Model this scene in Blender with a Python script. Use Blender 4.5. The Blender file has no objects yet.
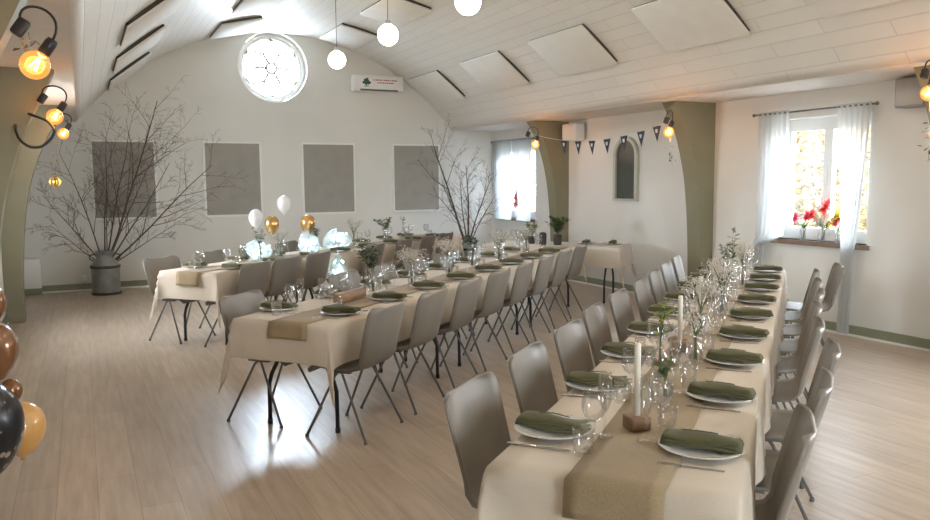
import bpy, bmesh, math, random
from mathutils import Vector, Matrix
sc = bpy.context.scene
COL = sc.collection
PI = math.pi
random.seed(7)

# ------------------------------------------------------------------ materials
def nodes(name):
    m = bpy.data.materials.new(name); m.use_nodes = True
    nt = m.node_tree; nt.nodes.clear()
    out = nt.nodes.new('ShaderNodeOutputMaterial')
    return m, nt, out
def coords(nt, scale=(1, 1, 1), rot=(0, 0, 0), kind='Object'):
    tc = nt.nodes.new('ShaderNodeTexCoord'); mp = nt.nodes.new('ShaderNodeMapping')
    mp.inputs['Scale'].default_value = scale; mp.inputs['Rotation'].default_value = rot
    nt.links.new(tc.outputs[kind], mp.inputs['Vector'])
    return mp.outputs['Vector']
def mat(name, col, rough=.6, metal=0, var=.06, vscale=6, bump=0, bscale=60, spec=.5, sheen=0, stretch=(1, 1, 1), coat=0):
    m, nt, out = nodes(name)
    b = nt.nodes.new('ShaderNodeBsdfPrincipled')
    nt.links.new(b.outputs[0], out.inputs[0])
    v = coords(nt, stretch)
    n = nt.nodes.new('ShaderNodeTexNoise'); n.inputs['Scale'].default_value = vscale; n.inputs['Detail'].default_value = 4
    nt.links.new(v, n.inputs['Vector'])
    r = nt.nodes.new('ShaderNodeValToRGB')
    r.color_ramp.elements[0].position = .3; r.color_ramp.elements[1].position = .7
    r.color_ramp.elements[0].color = (*[c * (1 - var) for c in col], 1)
    r.color_ramp.elements[1].color = (*[min(1, c * (1 + var)) for c in col], 1)
    nt.links.new(n.outputs['Fac'], r.inputs[0]); nt.links.new(r.outputs[0], b.inputs['Base Color'])
    b.inputs['Roughness'].default_value = rough; b.inputs['Metallic'].default_value = metal
    b.inputs['Specular IOR Level'].default_value = spec
    if sheen: b.inputs['Sheen Weight'].default_value = sheen
    if coat: b.inputs['Coat Weight'].default_value = coat
    if bump:
        n2 = nt.nodes.new('ShaderNodeTexNoise'); n2.inputs['Scale'].default_value = bscale; n2.inputs['Detail'].default_value = 3
        nt.links.new(v, n2.inputs['Vector'])
        bp = nt.nodes.new('ShaderNodeBump'); bp.inputs['Strength'].default_value = bump; bp.inputs['Distance'].default_value = .01
        nt.links.new(n2.outputs['Fac'], bp.inputs['Height']); nt.links.new(bp.outputs[0], b.inputs['Normal'])
    return m
def weave(name, col, scale=350, rough=.9, var=.12):
    """woven cloth: two crossed wave textures and a soft large-scale variation"""
    m, nt, out = nodes(name)
    b = nt.nodes.new('ShaderNodeBsdfPrincipled'); nt.links.new(b.outputs[0], out.inputs[0])
    v = coords(nt)
    n = nt.nodes.new('ShaderNodeTexNoise'); n.inputs['Scale'].default_value = scale; n.inputs['Detail'].default_value = 2
    n2 = nt.nodes.new('ShaderNodeTexNoise'); n2.inputs['Scale'].default_value = 5
    nt.links.new(v, n.inputs['Vector']); nt.links.new(v, n2.inputs['Vector'])
    mx = nt.nodes.new('ShaderNodeMath'); mx.operation = 'ADD'
    nt.links.new(n.outputs['Fac'], mx.inputs[0]); nt.links.new(n2.outputs['Fac'], mx.inputs[1])
    r = nt.nodes.new('ShaderNodeValToRGB')
    h = nt.nodes.new('ShaderNodeMath'); h.operation = 'MULTIPLY'; h.inputs[1].default_value = .5
    nt.links.new(mx.outputs[0], h.inputs[0]); nt.links.new(h.outputs[0], r.inputs[0])
    r.color_ramp.elements[0].position = .35; r.color_ramp.elements[1].position = .65
    r.color_ramp.elements[0].color = (*[c * (1 - var) for c in col], 1)
    r.color_ramp.elements[1].color = (*[min(1, c * (1 + var)) for c in col], 1)
    nt.links.new(r.outputs[0], b.inputs['Base Color'])
    b.inputs['Roughness'].default_value = rough; b.inputs['Specular IOR Level'].default_value = .2
    b.inputs['Sheen Weight'].default_value = .15
    bp = nt.nodes.new('ShaderNodeBump'); bp.inputs['Strength'].default_value = .15; bp.inputs['Distance'].default_value = .002
    nt.links.new(n.outputs['Fac'], bp.inputs['Height']); nt.links.new(bp.outputs[0], b.inputs['Normal'])
    return m
def thin_glass(name, tint=(1, 1, 1), base=.06, rough=.02, gain=.9):
    m, nt, out = nodes(name)
    t = nt.nodes.new('ShaderNodeBsdfTransparent'); t.inputs[0].default_value = (*tint, 1)
    g = nt.nodes.new('ShaderNodeBsdfGlossy'); g.inputs['Roughness'].default_value = rough
    lw = nt.nodes.new('ShaderNodeLayerWeight'); lw.inputs[0].default_value = .35
    n = nt.nodes.new('ShaderNodeTexNoise'); n.inputs['Scale'].default_value = 9
    nt.links.new(coords(nt), n.inputs['Vector'])
    ma = nt.nodes.new('ShaderNodeMath'); ma.operation = 'MULTIPLY_ADD'; ma.inputs[1].default_value = gain; ma.inputs[2].default_value = base
    nt.links.new(lw.outputs['Fresnel'], ma.inputs[0])
    mb = nt.nodes.new('ShaderNodeMath'); mb.operation = 'MULTIPLY_ADD'; mb.inputs[1].default_value = .03
    nt.links.new(n.outputs['Fac'], mb.inputs[0]); nt.links.new(ma.outputs[0], mb.inputs[2])
    mx = nt.nodes.new('ShaderNodeMixShader')
    nt.links.new(mb.outputs[0], mx.inputs[0]); nt.links.new(t.outputs[0], mx.inputs[1]); nt.links.new(g.outputs[0], mx.inputs[2])
    nt.links.new(mx.outputs[0], out.inputs[0])
    return m
def sheer(name, col, clear=.3):
    m, nt, out = nodes(name)
    t = nt.nodes.new('ShaderNodeBsdfTransparent')
    d = nt.nodes.new('ShaderNodeBsdfDiffuse'); tl = nt.nodes.new('ShaderNodeBsdfTranslucent')
    n = nt.nodes.new('ShaderNodeTexNoise'); n.inputs['Scale'].default_value = 25
    nt.links.new(coords(nt, (1, 1, .1)), n.inputs['Vector'])
    r = nt.nodes.new('ShaderNodeValToRGB')
    r.color_ramp.elements[0].color = (*[c * .92 for c in col], 1); r.color_ramp.elements[1].color = (*col, 1)
    nt.links.new(n.outputs['Fac'], r.inputs[0])
    nt.links.new(r.outputs[0], d.inputs[0]); nt.links.new(r.outputs[0], tl.inputs[0])
    a = nt.nodes.new('ShaderNodeMixShader'); a.inputs[0].default_value = .55
    nt.links.new(d.outputs[0], a.inputs[1]); nt.links.new(tl.outputs[0], a.inputs[2])
    b = nt.nodes.new('ShaderNodeMixShader'); b.inputs[0].default_value = 1 - clear
    nt.links.new(t.outputs[0], b.inputs[1]); nt.links.new(a.outputs[0], b.inputs[2])
    nt.links.new(b.outputs[0], out.inputs[0])
    return m
def leafmat(name, c1, c2, scale=20):
    m, nt, out = nodes(name)
    d = nt.nodes.new('ShaderNodeBsdfPrincipled'); tl = nt.nodes.new('ShaderNodeBsdfTranslucent')
    d.inputs['Roughness'].default_value = .5
    n = nt.nodes.new('ShaderNodeTexNoise'); n.inputs['Scale'].default_value = scale
    nt.links.new(coords(nt), n.inputs['Vector'])
    r = nt.nodes.new('ShaderNodeValToRGB'); r.color_ramp.elements[0].position = .35; r.color_ramp.elements[1].position = .65
    r.color_ramp.elements[0].color = (*c1, 1); r.color_ramp.elements[1].color = (*c2, 1)
    nt.links.new(n.outputs['Fac'], r.inputs[0]); nt.links.new(r.outputs[0], d.inputs['Base Color']); nt.links.new(r.outputs[0], tl.inputs[0])
    a = nt.nodes.new('ShaderNodeMixShader'); a.inputs[0].default_value = .3
    nt.links.new(d.outputs[0], a.inputs[1]); nt.links.new(tl.outputs[0], a.inputs[2]); nt.links.new(a.outputs[0], out.inputs[0])
    return m
def glow(name, col, strength):
    m, nt, out = nodes(name)
    e = nt.nodes.new('ShaderNodeEmission'); e.inputs[1].default_value = strength
    n = nt.nodes.new('ShaderNodeTexNoise'); n.inputs['Scale'].default_value = 4
    nt.links.new(coords(nt), n.inputs['Vector'])
    r = nt.nodes.new('ShaderNodeValToRGB')
    r.color_ramp.elements[0].color = (*[c * .95 for c in col], 1); r.color_ramp.elements[1].color = (*col, 1)
    nt.links.new(n.outputs['Fac'], r.inputs[0]); nt.links.new(r.outputs[0], e.inputs[0])
    nt.links.new(e.outputs[0], out.inputs[0])
    return m
def plank_floor():
    m, nt, out = nodes('laminate_planks')
    b = nt.nodes.new('ShaderNodeBsdfPrincipled'); nt.links.new(b.outputs[0], out.inputs[0])
    v = coords(nt, rot=(0, 0, PI / 2))
    br = nt.nodes.new('ShaderNodeTexBrick'); nt.links.new(v, br.inputs['Vector'])
    br.inputs['Scale'].default_value = 1; br.inputs['Brick Width'].default_value = 1.35; br.inputs['Row Height'].default_value = .19
    br.inputs['Mortar Size'].default_value = .0022; br.inputs['Mortar Smooth'].default_value = .3; br.offset = .37
    br.inputs['Color1'].default_value = (.44, .36, .285, 1); br.inputs['Color2'].default_value = (.51, .42, .335, 1)
    br.inputs['Mortar'].default_value = (.33, .26, .20, 1)
    g = nt.nodes.new('ShaderNodeTexNoise'); g.inputs['Scale'].default_value = 3.5; g.inputs['Detail'].default_value = 6
    nt.links.new(coords(nt, (7, .55, 1)), g.inputs['Vector'])
    r = nt.nodes.new('ShaderNodeValToRGB'); r.color_ramp.elements[0].position = .3; r.color_ramp.elements[1].position = .72
    r.color_ramp.elements[0].color = (.78, .74, .70, 1); r.color_ramp.elements[1].color = (1.08, 1.08, 1.08, 1)
    nt.links.new(g.outputs['Fac'], r.inputs[0])
    mx = nt.nodes.new('ShaderNodeMix'); mx.data_type = 'RGBA'; mx.blend_type = 'MULTIPLY'; mx.inputs[0].default_value = 1
    nt.links.new(br.outputs['Color'], mx.inputs[6]); nt.links.new(r.outputs[0], mx.inputs[7])
    nt.links.new(mx.outputs[2], b.inputs['Base Color'])
    b.inputs['Roughness'].default_value = .30; b.inputs['Specular IOR Level'].default_value = .5
    bp = nt.nodes.new('ShaderNodeBump'); bp.inputs['Strength'].default_value = .12; bp.inputs['Distance'].default_value = .003
    nt.links.new(g.outputs['Fac'], bp.inputs['Height']); nt.links.new(bp.outputs[0], b.inputs['Normal'])
    return m
def board_ceiling():
    m, nt, out = nodes('painted_boards')
    b = nt.nodes.new('ShaderNodeBsdfPrincipled'); nt.links.new(b.outputs[0], out.inputs[0])
    v = coords(nt, kind='UV')
    br = nt.nodes.new('ShaderNodeTexBrick'); nt.links.new(v, br.inputs['Vector'])
    br.inputs['Scale'].default_value = 1; br.inputs['Brick Width'].default_value = 1.2; br.inputs['Row Height'].default_value = .155
    br.inputs['Mortar Size'].default_value = .006; br.inputs['Mortar Smooth'].default_value = .5
    br.inputs['Color1'].default_value = (.705, .69, .65, 1); br.inputs['Color2'].default_value = (.735, .72, .68, 1)
    br.inputs['Mortar'].default_value = (.60, .57, .53, 1)
    nt.links.new(br.outputs['Color'], b.inputs['Base Color'])
    bp = nt.nodes.new('ShaderNodeBump'); bp.inputs['Strength'].default_value = .5; bp.inputs['Distance'].default_value = .006; bp.invert = True
    nt.links.new(br.outputs['Fac'], bp.inputs['Height']); nt.links.new(bp.outputs[0], b.inputs['Normal'])
    b.inputs['Roughness'].default_value = .55
    return m

def bulb_glass(name, tint, base, gain):
    m = thin_glass(name, tint, base=base, gain=gain); nt = m.node_tree
    out = [n for n in nt.nodes if n.type == 'OUTPUT_MATERIAL'][0]; src = out.inputs[0].links[0].from_socket
    e = nt.nodes.new('ShaderNodeEmission'); e.inputs[0].default_value = (1, .40, .10, 1); e.inputs[1].default_value = .28
    a = nt.nodes.new('ShaderNodeAddShader'); nt.links.new(src, a.inputs[0]); nt.links.new(e.outputs[0], a.inputs[1]); nt.links.new(a.outputs[0], out.inputs[0])
    return m

M = {}
M['wall'] = mat('plaster_white', (.69, .685, .65), .8, var=.03, vscale=1.5, bump=.12, bscale=14)
M['floor'] = plank_floor()
M['ceil'] = board_ceiling()
M['soffit'] = mat('soffit_paint', (.66, .63, .585), .7, var=.03)
M['rib'] = mat('olive_paint', (.215, .20, .125), .55, var=.06, vscale=3)
M['skirt'] = mat('olive_skirting', (.23, .25, .17), .5, var=.05)
M['white'] = mat('white_paint', (.78, .78, .76), .45, var=.02)
M['black'] = mat('black_plastic', (.02, .02, .02), .4, var=.2)
M['black_metal'] = mat('black_steel', (.025, .025, .028), .4, metal=.3, var=.2)
M['shell'] = mat('grey_shell_plastic', (.19, .163, .132), .45, var=.04, vscale=4, bump=.05, bscale=250)
M['leg'] = mat('grey_steel_tube', (.17, .16, .15), .4, metal=.35, var=.08)
M['cloth'] = weave('linen_cloth', (.55, .47, .375), 260, var=.07)
M['cloth_white'] = weave('pale_cloth', (.58, .54, .48), 260, var=.06)
M['runner'] = weave('jute_runner', (.29, .215, .125), 190, var=.16)
M['napkin'] = weave('olive_napkin', (.105, .096, .042), 240, var=.18)
M['sprig'] = leafmat('herb_green', (.05, .07, .02), (.10, .13, .05))
M['china'] = mat('white_china', (.62, .61, .58), .18, var=.03)
M['steel'] = mat('cutlery_steel', (.55, .54, .52), .22, metal=1, var=.06)
M['glass'] = thin_glass('clear_glass', (.995, .997, 1), base=.02, gain=.30)
M['pane'] = thin_glass('window_glass', (1, 1, 1), base=.02, gain=.35)
M['sheer'] = sheer('sheer_voile', (.72, .73, .72), .26)
M['sheer2'] = sheer('dense_voile', (.46, .475, .49), .10)
M['fabric'] = weave('grey_acoustic_fabric', (.325, .31, .28), 300, var=.08)
M['felt'] = mat('white_panel_board', (.72, .705, .665), .8, var=.03, vscale=5)
M['shadowgap'] = mat('panel_gap_shade', (.055, .05, .045), .8, var=.15)  # shade behind the ceiling boards, given as a dark colour
M['globe'] = glow('opal_lamp', (1, .84, .56), 12)
M['filament'] = glow('warm_filament', (1, .52, .16), 45)
M['amber'] = bulb_glass('amber_glass', (1, .74, .42), base=.03, gain=.5)
M['bark'] = mat('bare_bark', (.10, .066, .048), .8, var=.3, vscale=20)
M['zinc'] = mat('galvanised_zinc', (.27, .28, .275), .42, metal=.75, var=.2, vscale=8)
M['rust'] = mat('rusty_band', (.07, .055, .045), .7, var=.3, vscale=12)
M['leaf'] = leafmat('green_leaf', (.045, .085, .02), (.11, .16, .05))
M['leaf_lime'] = leafmat('lime_leaf', (.16, .21, .04), (.30, .34, .08))
M['leaf_dark'] = leafmat('dark_leaf', (.02, .045, .018), (.06, .09, .035))
M['stem'] = mat('green_stem', (.10, .13, .05), .6, var=.2, vscale=30)
M['gyp'] = mat('white_blossom', (.60, .55, .48), .7, var=.06)
M['red'] = leafmat('red_petal', (.55, .03, .035), (.75, .07, .05))
M['pink'] = leafmat('crimson_petal', (.42, .02, .06), (.62, .05, .10))
M['yellow'] = leafmat('yellow_petal', (.62, .50, .04), (.75, .62, .12))
M['wax'] = mat('cream_wax', (.70, .64, .53), .45, var=.03)
M['wood'] = mat('wood_block', (.22, .12, .06), .6, var=.3, vscale=10, stretch=(1, 1, 6))
M['gold'] = mat('chrome_gold', (.60, .35, .13), .25, metal=.6, var=.05)
M['copper'] = mat('copper_latex', (.20, .085, .032), .25, metal=.35, var=.08, coat=.5)
M['caramel'] = mat('caramel_latex', (.62, .33, .10), .3, var=.05, coat=.5)
M['pearl'] = mat('pearl_latex', (.74, .73, .71), .25, var=.03, coat=.4)
M['brass'] = mat('brass_foil', (.75, .52, .12), .25, metal=1, var=.1)
M['silver'] = mat('silver_foil', (.62, .62, .62), .25, metal=1, var=.1)
M['flag'] = mat('navy_flag', (.028, .032, .055), .8, var=.2, vscale=40)
M['flagw'] = mat('pale_flag', (.62, .62, .60), .8, var=.05)
M['cord'] = mat('white_cord', (.65, .63, .58), .8, var=.05)
M['speaker'] = mat('grey_speaker', (.30, .29, .28), .6, var=.05)
M['grille'] = mat('speaker_grille', (.42, .415, .40), .7, var=.1, bump=.3, bscale=300)
M['darkpane'] = mat('dark_green_pane', (.055, .065, .05), .4, var=.25, vscale=3)
M['paleframe'] = mat('sage_frame', (.46, .47, .40), .5, var=.06)
M['ledge'] = mat('oak_ledge', (.20, .13, .085), .5, var=.2, vscale=6, stretch=(6, 1, 1))
M['grass'] = mat('paving', (.20, .17, .14), .9, var=.4, vscale=12)
M['autumn'] = leafmat('autumn_leaf', (.26, .17, .07), (.36, .28, .14), 4)
M['autumn2'] = leafmat('yellowgreen_leaf', (.22, .20, .07), (.34, .29, .13), 4)
M['logo'] = mat('logo_green', (.02, .06, .045), .5, var=.1)
M['logored'] = mat('logo_red', (.38, .10, .10), .5, var=.1)
M['vent'] = mat('vent_grey', (.10, .11, .11), .6, var=.1)
M['terracotta'] = mat('dark_pot', (.05, .045, .04), .5, var=.2)
def dotted():
    m, nt, out = nodes('black_dotted_latex')
    b = nt.nodes.new('ShaderNodeBsdfPrincipled'); nt.links.new(b.outputs[0], out.inputs[0])
    vo = nt.nodes.new('ShaderNodeTexVoronoi'); vo.inputs['Scale'].default_value = 14
    nt.links.new(coords(nt), vo.inputs['Vector'])
    r = nt.nodes.new('ShaderNodeValToRGB'); r.color_ramp.interpolation = 'CONSTANT'
    r.color_ramp.elements[0].color = (.30, .26, .18, 1); r.color_ramp.elements[1].position = .22
    r.color_ramp.elements[1].color = (.008, .008, .01, 1)
    nt.links.new(vo.outputs['Distance'], r.inputs[0]); nt.links.new(r.outputs[0], b.inputs['Base Color'])
    b.inputs['Roughness'].default_value = .3
    return m
M['dotted'] = dotted()

# ------------------------------------------------------------------ mesh builder
class MB:
    def __init__(s): s.v = []; s.f = []; s.sm = []; s.mi = []; s.uv = None
    def add(s, vs, fs, smooth=False, mi=0):
        o = len(s.v); s.v += [tuple(p) for p in vs]
        s.f += [tuple(i + o for i in f) for f in fs]; s.sm += [smooth] * len(fs); s.mi += [mi] * len(fs)
        return s
    def box(s, c, d, mi=0, rz=0, R=None):
        hx, hy, hz = d[0] / 2, d[1] / 2, d[2] / 2
        vs = []
        for x, y, z in ((-1, -1, -1), (1, -1, -1), (1, 1, -1), (-1, 1, -1), (-1, -1, 1), (1, -1, 1), (1, 1, 1), (-1, 1, 1)):
            p = Vector((x * hx, y * hy, z * hz))
            if rz: p = Matrix.Rotation(rz, 3, 'Z') @ p
            if R is not None: p = R @ p
            vs.append(p + Vector(c))
        return s.add(vs, [(0, 3, 2, 1), (4, 5, 6, 7), (0, 1, 5, 4), (1, 2, 6, 5), (2, 3, 7, 6), (3, 0, 4, 7)], False, mi)
    def bbox(s, x0, x1, y0, y1, z0, z1, mi=0):
        return s.box(((x0 + x1) / 2, (y0 + y1) / 2, (z0 + z1) / 2), (x1 - x0, y1 - y0, z1 - z0), mi)
    def rbox(s, c, d, r=.01, seg=2, mi=0):
        bm = bmesh.new(); bmesh.ops.create_cube(bm, size=1)
        for v in bm.verts: v.co = Vector((v.co.x * d[0], v.co.y * d[1], v.co.z * d[2])) + Vector(c)
        bmesh.ops.bevel(bm, geom=bm.edges[:], offset=r, segments=seg, affect='EDGES', profile=.5)
        bm.verts.index_update()
        s.add([v.co.copy() for v in bm.verts], [[v.index for v in f.verts] for f in bm.faces], True, mi); bm.free(); return s
    def tube(s, pts, r, n=8, mi=0, cap=True):
        pts = [Vector(p) for p in pts]; k = len(pts)
        rs = r if isinstance(r, (list, tuple)) else [r] * k
        vs = []; fs = []
        t0 = (pts[1] - pts[0]).normalized()
        up = Vector((0, 0, 1)) if abs(t0.z) < .9 else Vector((1, 0, 0))
        a = t0.cross(up).normalized()
        for i, p in enumerate(pts):
            t = (pts[min(i + 1, k - 1)] - pts[max(i - 1, 0)]).normalized()
            a = (a - t * a.dot(t))
            a = a.normalized() if a.length > 1e-6 else t.orthogonal().normalized()
            b = t.cross(a)
            for j in range(n):
                th = 2 * PI * j / n
                vs.append(p + (a * math.cos(th) + b * math.sin(th)) * rs[i])
        for i in range(k - 1):
            for j in range(n):
                fs.append((i * n + j, i * n + (j + 1) % n, (i + 1) * n + (j + 1) % n, (i + 1) * n + j))
        if cap:
            fs.append(tuple(range(n))[::-1]); fs.append(tuple((k - 1) * n + j for j in range(n)))
        return s.add(vs, fs, True, mi)
    def lathe(s, prof, c=(0, 0, 0), n=24, mi=0, smooth=True):
        vs = []; fs = []; k = len(prof)
        for r, z in prof:
            for j in range(n):
                th = 2 * PI * j / n
                vs.append((c[0] + r * math.cos(th), c[1] + r * math.sin(th), c[2] + z))
        for i in range(k - 1):
            for j in range(n):
                fs.append((i * n + j, i * n + (j + 1) % n, (i + 1) * n + (j + 1) % n, (i + 1) * n + j))
        return s.add(vs, fs, smooth, mi)
    def ball(s, c, r, seg=12, rings=8, mi=0, sc3=(1, 1, 1)):
        vs = [(c[0], c[1], c[2] + r * sc3[2])]; fs = []
        for i in range(1, rings):
            ph = PI * i / rings
            for j in range(seg):
                th = 2 * PI * j / seg
                vs.append((c[0] + r * sc3[0] * math.sin(ph) * math.cos(th), c[1] + r * sc3[1] * math.sin(ph) * math.sin(th), c[2] + r * sc3[2] * math.cos(ph)))
        vs.append((c[0], c[1], c[2] - r * sc3[2])); L = len(vs) - 1
        for j in range(seg):
            fs.append((0, 1 + j, 1 + (j + 1) % seg)); fs.append((L, 1 + (rings - 2) * seg + (j + 1) % seg, 1 + (rings - 2) * seg + j))
        for i in range(rings - 2):
            for j in range(seg):
                a = 1 + i * seg + j; b = 1 + i * seg + (j + 1) % seg
                fs.append((a, a + seg, b + seg, b))
        return s.add(vs, fs, True, mi)
    def octa(s, c, r, mi=0):
        x, y, z = c
        return s.add([(x + r, y, z), (x - r, y, z), (x, y + r, z), (x, y - r, z), (x, y, z + r), (x, y, z - r)],
                     [(0, 2, 4), (2, 1, 4), (1, 3, 4), (3, 0, 4), (2, 0, 5), (1, 2, 5), (3, 1, 5), (0, 3, 5)], True, mi)
    def grid(s, g, thick=0, smooth=True, mi=0):
        """g[i][j] points; with thickness becomes a closed sheet"""
        nu, nv = len(g), len(g[0]); P = [[Vector(p) for p in row] for row in g]
        if not thick:
            return s.add([p for row in P for p in row], [(i * nv + j, (i + 1) * nv + j, (i + 1) * nv + j + 1, i * nv + j + 1) for i in range(nu - 1) for j in range(nv - 1)], smooth, mi)
        N = []
        for i in range(nu):
            for j in range(nv):
                du = P[min(i + 1, nu - 1)][j] - P[max(i - 1, 0)][j]; dv = P[i][min(j + 1, nv - 1)] - P[i][max(j - 1, 0)]
                n = du.cross(dv); N.append(n.normalized() if n.length > 1e-9 else Vector((0, 0, 1)))
        top = [p for row in P for p in row]; bot = [p - N[k] * thick for k, p in enumerate(top)]
        q = nu * nv; fs = []
        for i in range(nu - 1):
            for j in range(nv - 1):
                a, b, c, d = i * nv + j, (i + 1) * nv + j, (i + 1) * nv + j + 1, i * nv + j + 1
                fs.append((a, b, c, d)); fs.append((a + q, d + q, c + q, b + q))
        rim = [(i, 0) for i in range(nu)] + [(nu - 1, j) for j in range(1, nv)] + [(i, nv - 1) for i in range(nu - 2, -1, -1)] + [(0, j) for j in range(nv - 2, 0, -1)]
        for k in range(len(rim)):
            a = rim[k][0] * nv + rim[k][1]; b = rim[(k + 1) % len(rim)][0] * nv + rim[(k + 1) % len(rim)][1]
            fs.append((a, a + q, b + q, b))
        return s.add(top + bot, fs, smooth, mi)
    def poly(s, pts, thick_vec, mi=0):
        """prism from a planar outline"""
        n = len(pts); a = [Vector(p) for p in pts]; b = [p + Vector(thick_vec) for p in a]
        return s.add(a + b, [tuple(range(n))[::-1], tuple(range(n, 2 * n))] + [(i, (i + 1) % n, n + (i + 1) % n, n + i) for i in range(n)], False, mi)
    def leaf(s, base, dirv, L, w, mi=0, bend=.25):
        d = Vector(dirv).normalized(); side = d.cross(Vector((random.uniform(-.3, .3), random.uniform(-.3, .3), 1)))
        side = side.normalized() if side.length > 1e-5 else Vector((1, 0, 0))
        nrm = side.cross(d); b = Vector(base); mid = b + d * L * .5 + nrm * bend * L * .3; tip = b + d * L
        return s.add([b, mid + side * w / 2, tip, mid - side * w / 2], [(0, 1, 2, 3)], True, mi)
    def build(s, name, mats, parent=None, loc=None):
        me = bpy.data.meshes.new(name); me.from_pydata(s.v, [], s.f)
        for m in (mats if isinstance(mats, (list, tuple)) else [mats]): me.materials.append(m)
        me.polygons.foreach_set('use_smooth', s.sm); me.polygons.foreach_set('material_index', s.mi)
        me.update()
        bm = bmesh.new(); bm.from_mesh(me); bmesh.ops.recalc_face_normals(bm, faces=bm.faces[:]); bm.to_mesh(me); bm.free()
        o = bpy.data.objects.new(name, me); COL.objects.link(o)
        if parent: o.parent = parent
        if loc: o.location = loc
        return o

def tag(o, label, cat, group=None, kind=None):
    o['label'] = label; o['category'] = cat
    if group: o['group'] = group
    if kind: o['kind'] = kind
    return o
def thing(name, label, cat, loc=(0, 0, 0), rz=0, group=None):
    o = bpy.data.objects.new(name, None); COL.objects.link(o); o.empty_display_size = .05
    o.location = loc; o.rotation_euler = (0, 0, rz)
    return tag(o, label, cat, group)
def dup(root, loc, rz, label, group=None, sx=None):
    r = root.copy(); COL.objects.link(r); r.location = loc; r.rotation_euler = (0, 0, rz); r['label'] = label
    if group: r['group'] = group
    if sx: r.scale = sx
    for ch in list(root.children):
        c = ch.copy(); COL.objects.link(c); c.parent = r
        for g in list(ch.children):
            d = g.copy(); COL.objects.link(d); d.parent = c
    return r
class Kind:
    """first call places the prototype itself, later calls place copies"""
    def __init__(s, root): s.root = root; s.used = False
    def put(s, loc, rz, label, group=None, sx=None):
        if not s.used:
            s.used = True; r = s.root; r.location = loc; r.rotation_euler = (0, 0, rz); r['label'] = label
            if group: r['group'] = group
            if sx: r.scale = sx
            return r
        return dup(s.root, loc, rz, label, group, sx)
def struct(name, mb, m, parent=None):
    o = mb.build(name, m, parent)
    if parent is None: o['kind'] = 'structure'
    return o
def sroot(name, loc=(0, 0, 0)):
    o = bpy.data.objects.new(name, None); COL.objects.link(o); o.location = loc; o['kind'] = 'structure'; return o
ORD = ['first', 'second', 'third', 'fourth', 'fifth', 'sixth', 'seventh', 'eighth', 'ninth', 'tenth']

# ------------------------------------------------------------------ room
XL, XR, YF, YB = -.85, 6.96, -4.0, 13.0
VX0, VX1, ZS = 0.0, 6.12, 2.52          # vault springing
CX = (VX0 + VX1) / 2; RISE = 4.02 - ZS
VR = ((CX - VX0) ** 2 + RISE ** 2) / (2 * RISE); VZ = ZS + RISE - VR
ANG = math.asin((CX - VX0) / VR)
def wall_cells(mb, axis, p0, p1, u0, u1, z0, z1, holes):
    us = sorted({u0, u1, *[h[0] for h in holes], *[h[1] for h in holes]}); zs = sorted({z0, z1, *[h[2] for h in holes], *[h[3] for h in holes]})
    for i in range(len(us) - 1):
        for j in range(len(zs) - 1):
            cu, cz = (us[i] + us[i + 1]) / 2, (zs[j] + zs[j + 1]) / 2
            if any(h[0] < cu < h[1] and h[2] < cz < h[3] for h in holes): continue
            if axis == 'x': mb.bbox(p0, p1, us[i], us[i + 1], zs[j], zs[j + 1])
            else: mb.bbox(us[i], us[i + 1], p0, p1, zs[j], zs[j + 1])
WZ0, WZ1 = .93, 2.24
RW = [(5.14, 6.36), (11.42, 12.72), (1.95, 3.15)]
LW = [(8.3, 9.5)]
fl = MB().bbox(XL - .35, XR + .35, YF - .3, YB + .35, -.12, 0); struct('floor', fl, M['floor'])
w = MB(); wall_cells(w, 'x', XR, XR + .32, YF - .3, YB + .32, 0, 2.9, [(a, b, WZ0, WZ1) for a, b in RW]); struct('wall_right', w, M['wall'])
w = MB(); wall_cells(w, 'x', XL - .32, XL, YF - .3, YB + .32, 0, 2.9, [(a, b, WZ0, WZ1) for a, b in LW]); struct('wall_left', w, M['wall'])
w = MB(); wall_cells(w, 'y', YF - .3, YF, XL, XR, 0, 4.4, [(2.0, 3.6, .9, 2.4)]); struct('wall_front', w, M['wall'])
RC = (2.93, 3.475); RR = .565
w = MB(); hs = .65
wall_cells(w, 'y', YB, YB + .32, XL, XR, 0, 4.5, [(RC[0] - hs, RC[0] + hs, RC[1] - hs, RC[1] + hs)])
N = 64; vs = []; fs = []
for k in range(N):                                   # round opening cut in the square cell
    th = 2 * PI * k / N; c, s_ = math.cos(th), math.sin(th); q = hs / max(abs(c), abs(s_))
    for y in (YB, YB + .32):
        vs += [(RC[0] + RR * c, y, RC[1] + RR * s_), (RC[0] + q * c, y, RC[1] + q * s_)]
for k in range(N):
    a = 4 * k; b = 4 * ((k + 1) % N)
    fs += [(a, b, b + 1, a + 1), (a + 2, a + 3, b + 3, b + 2), (a, a + 2, b + 2, b)]
w.add(vs, fs); struct('wall_back', w, M['wall'])
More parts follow.
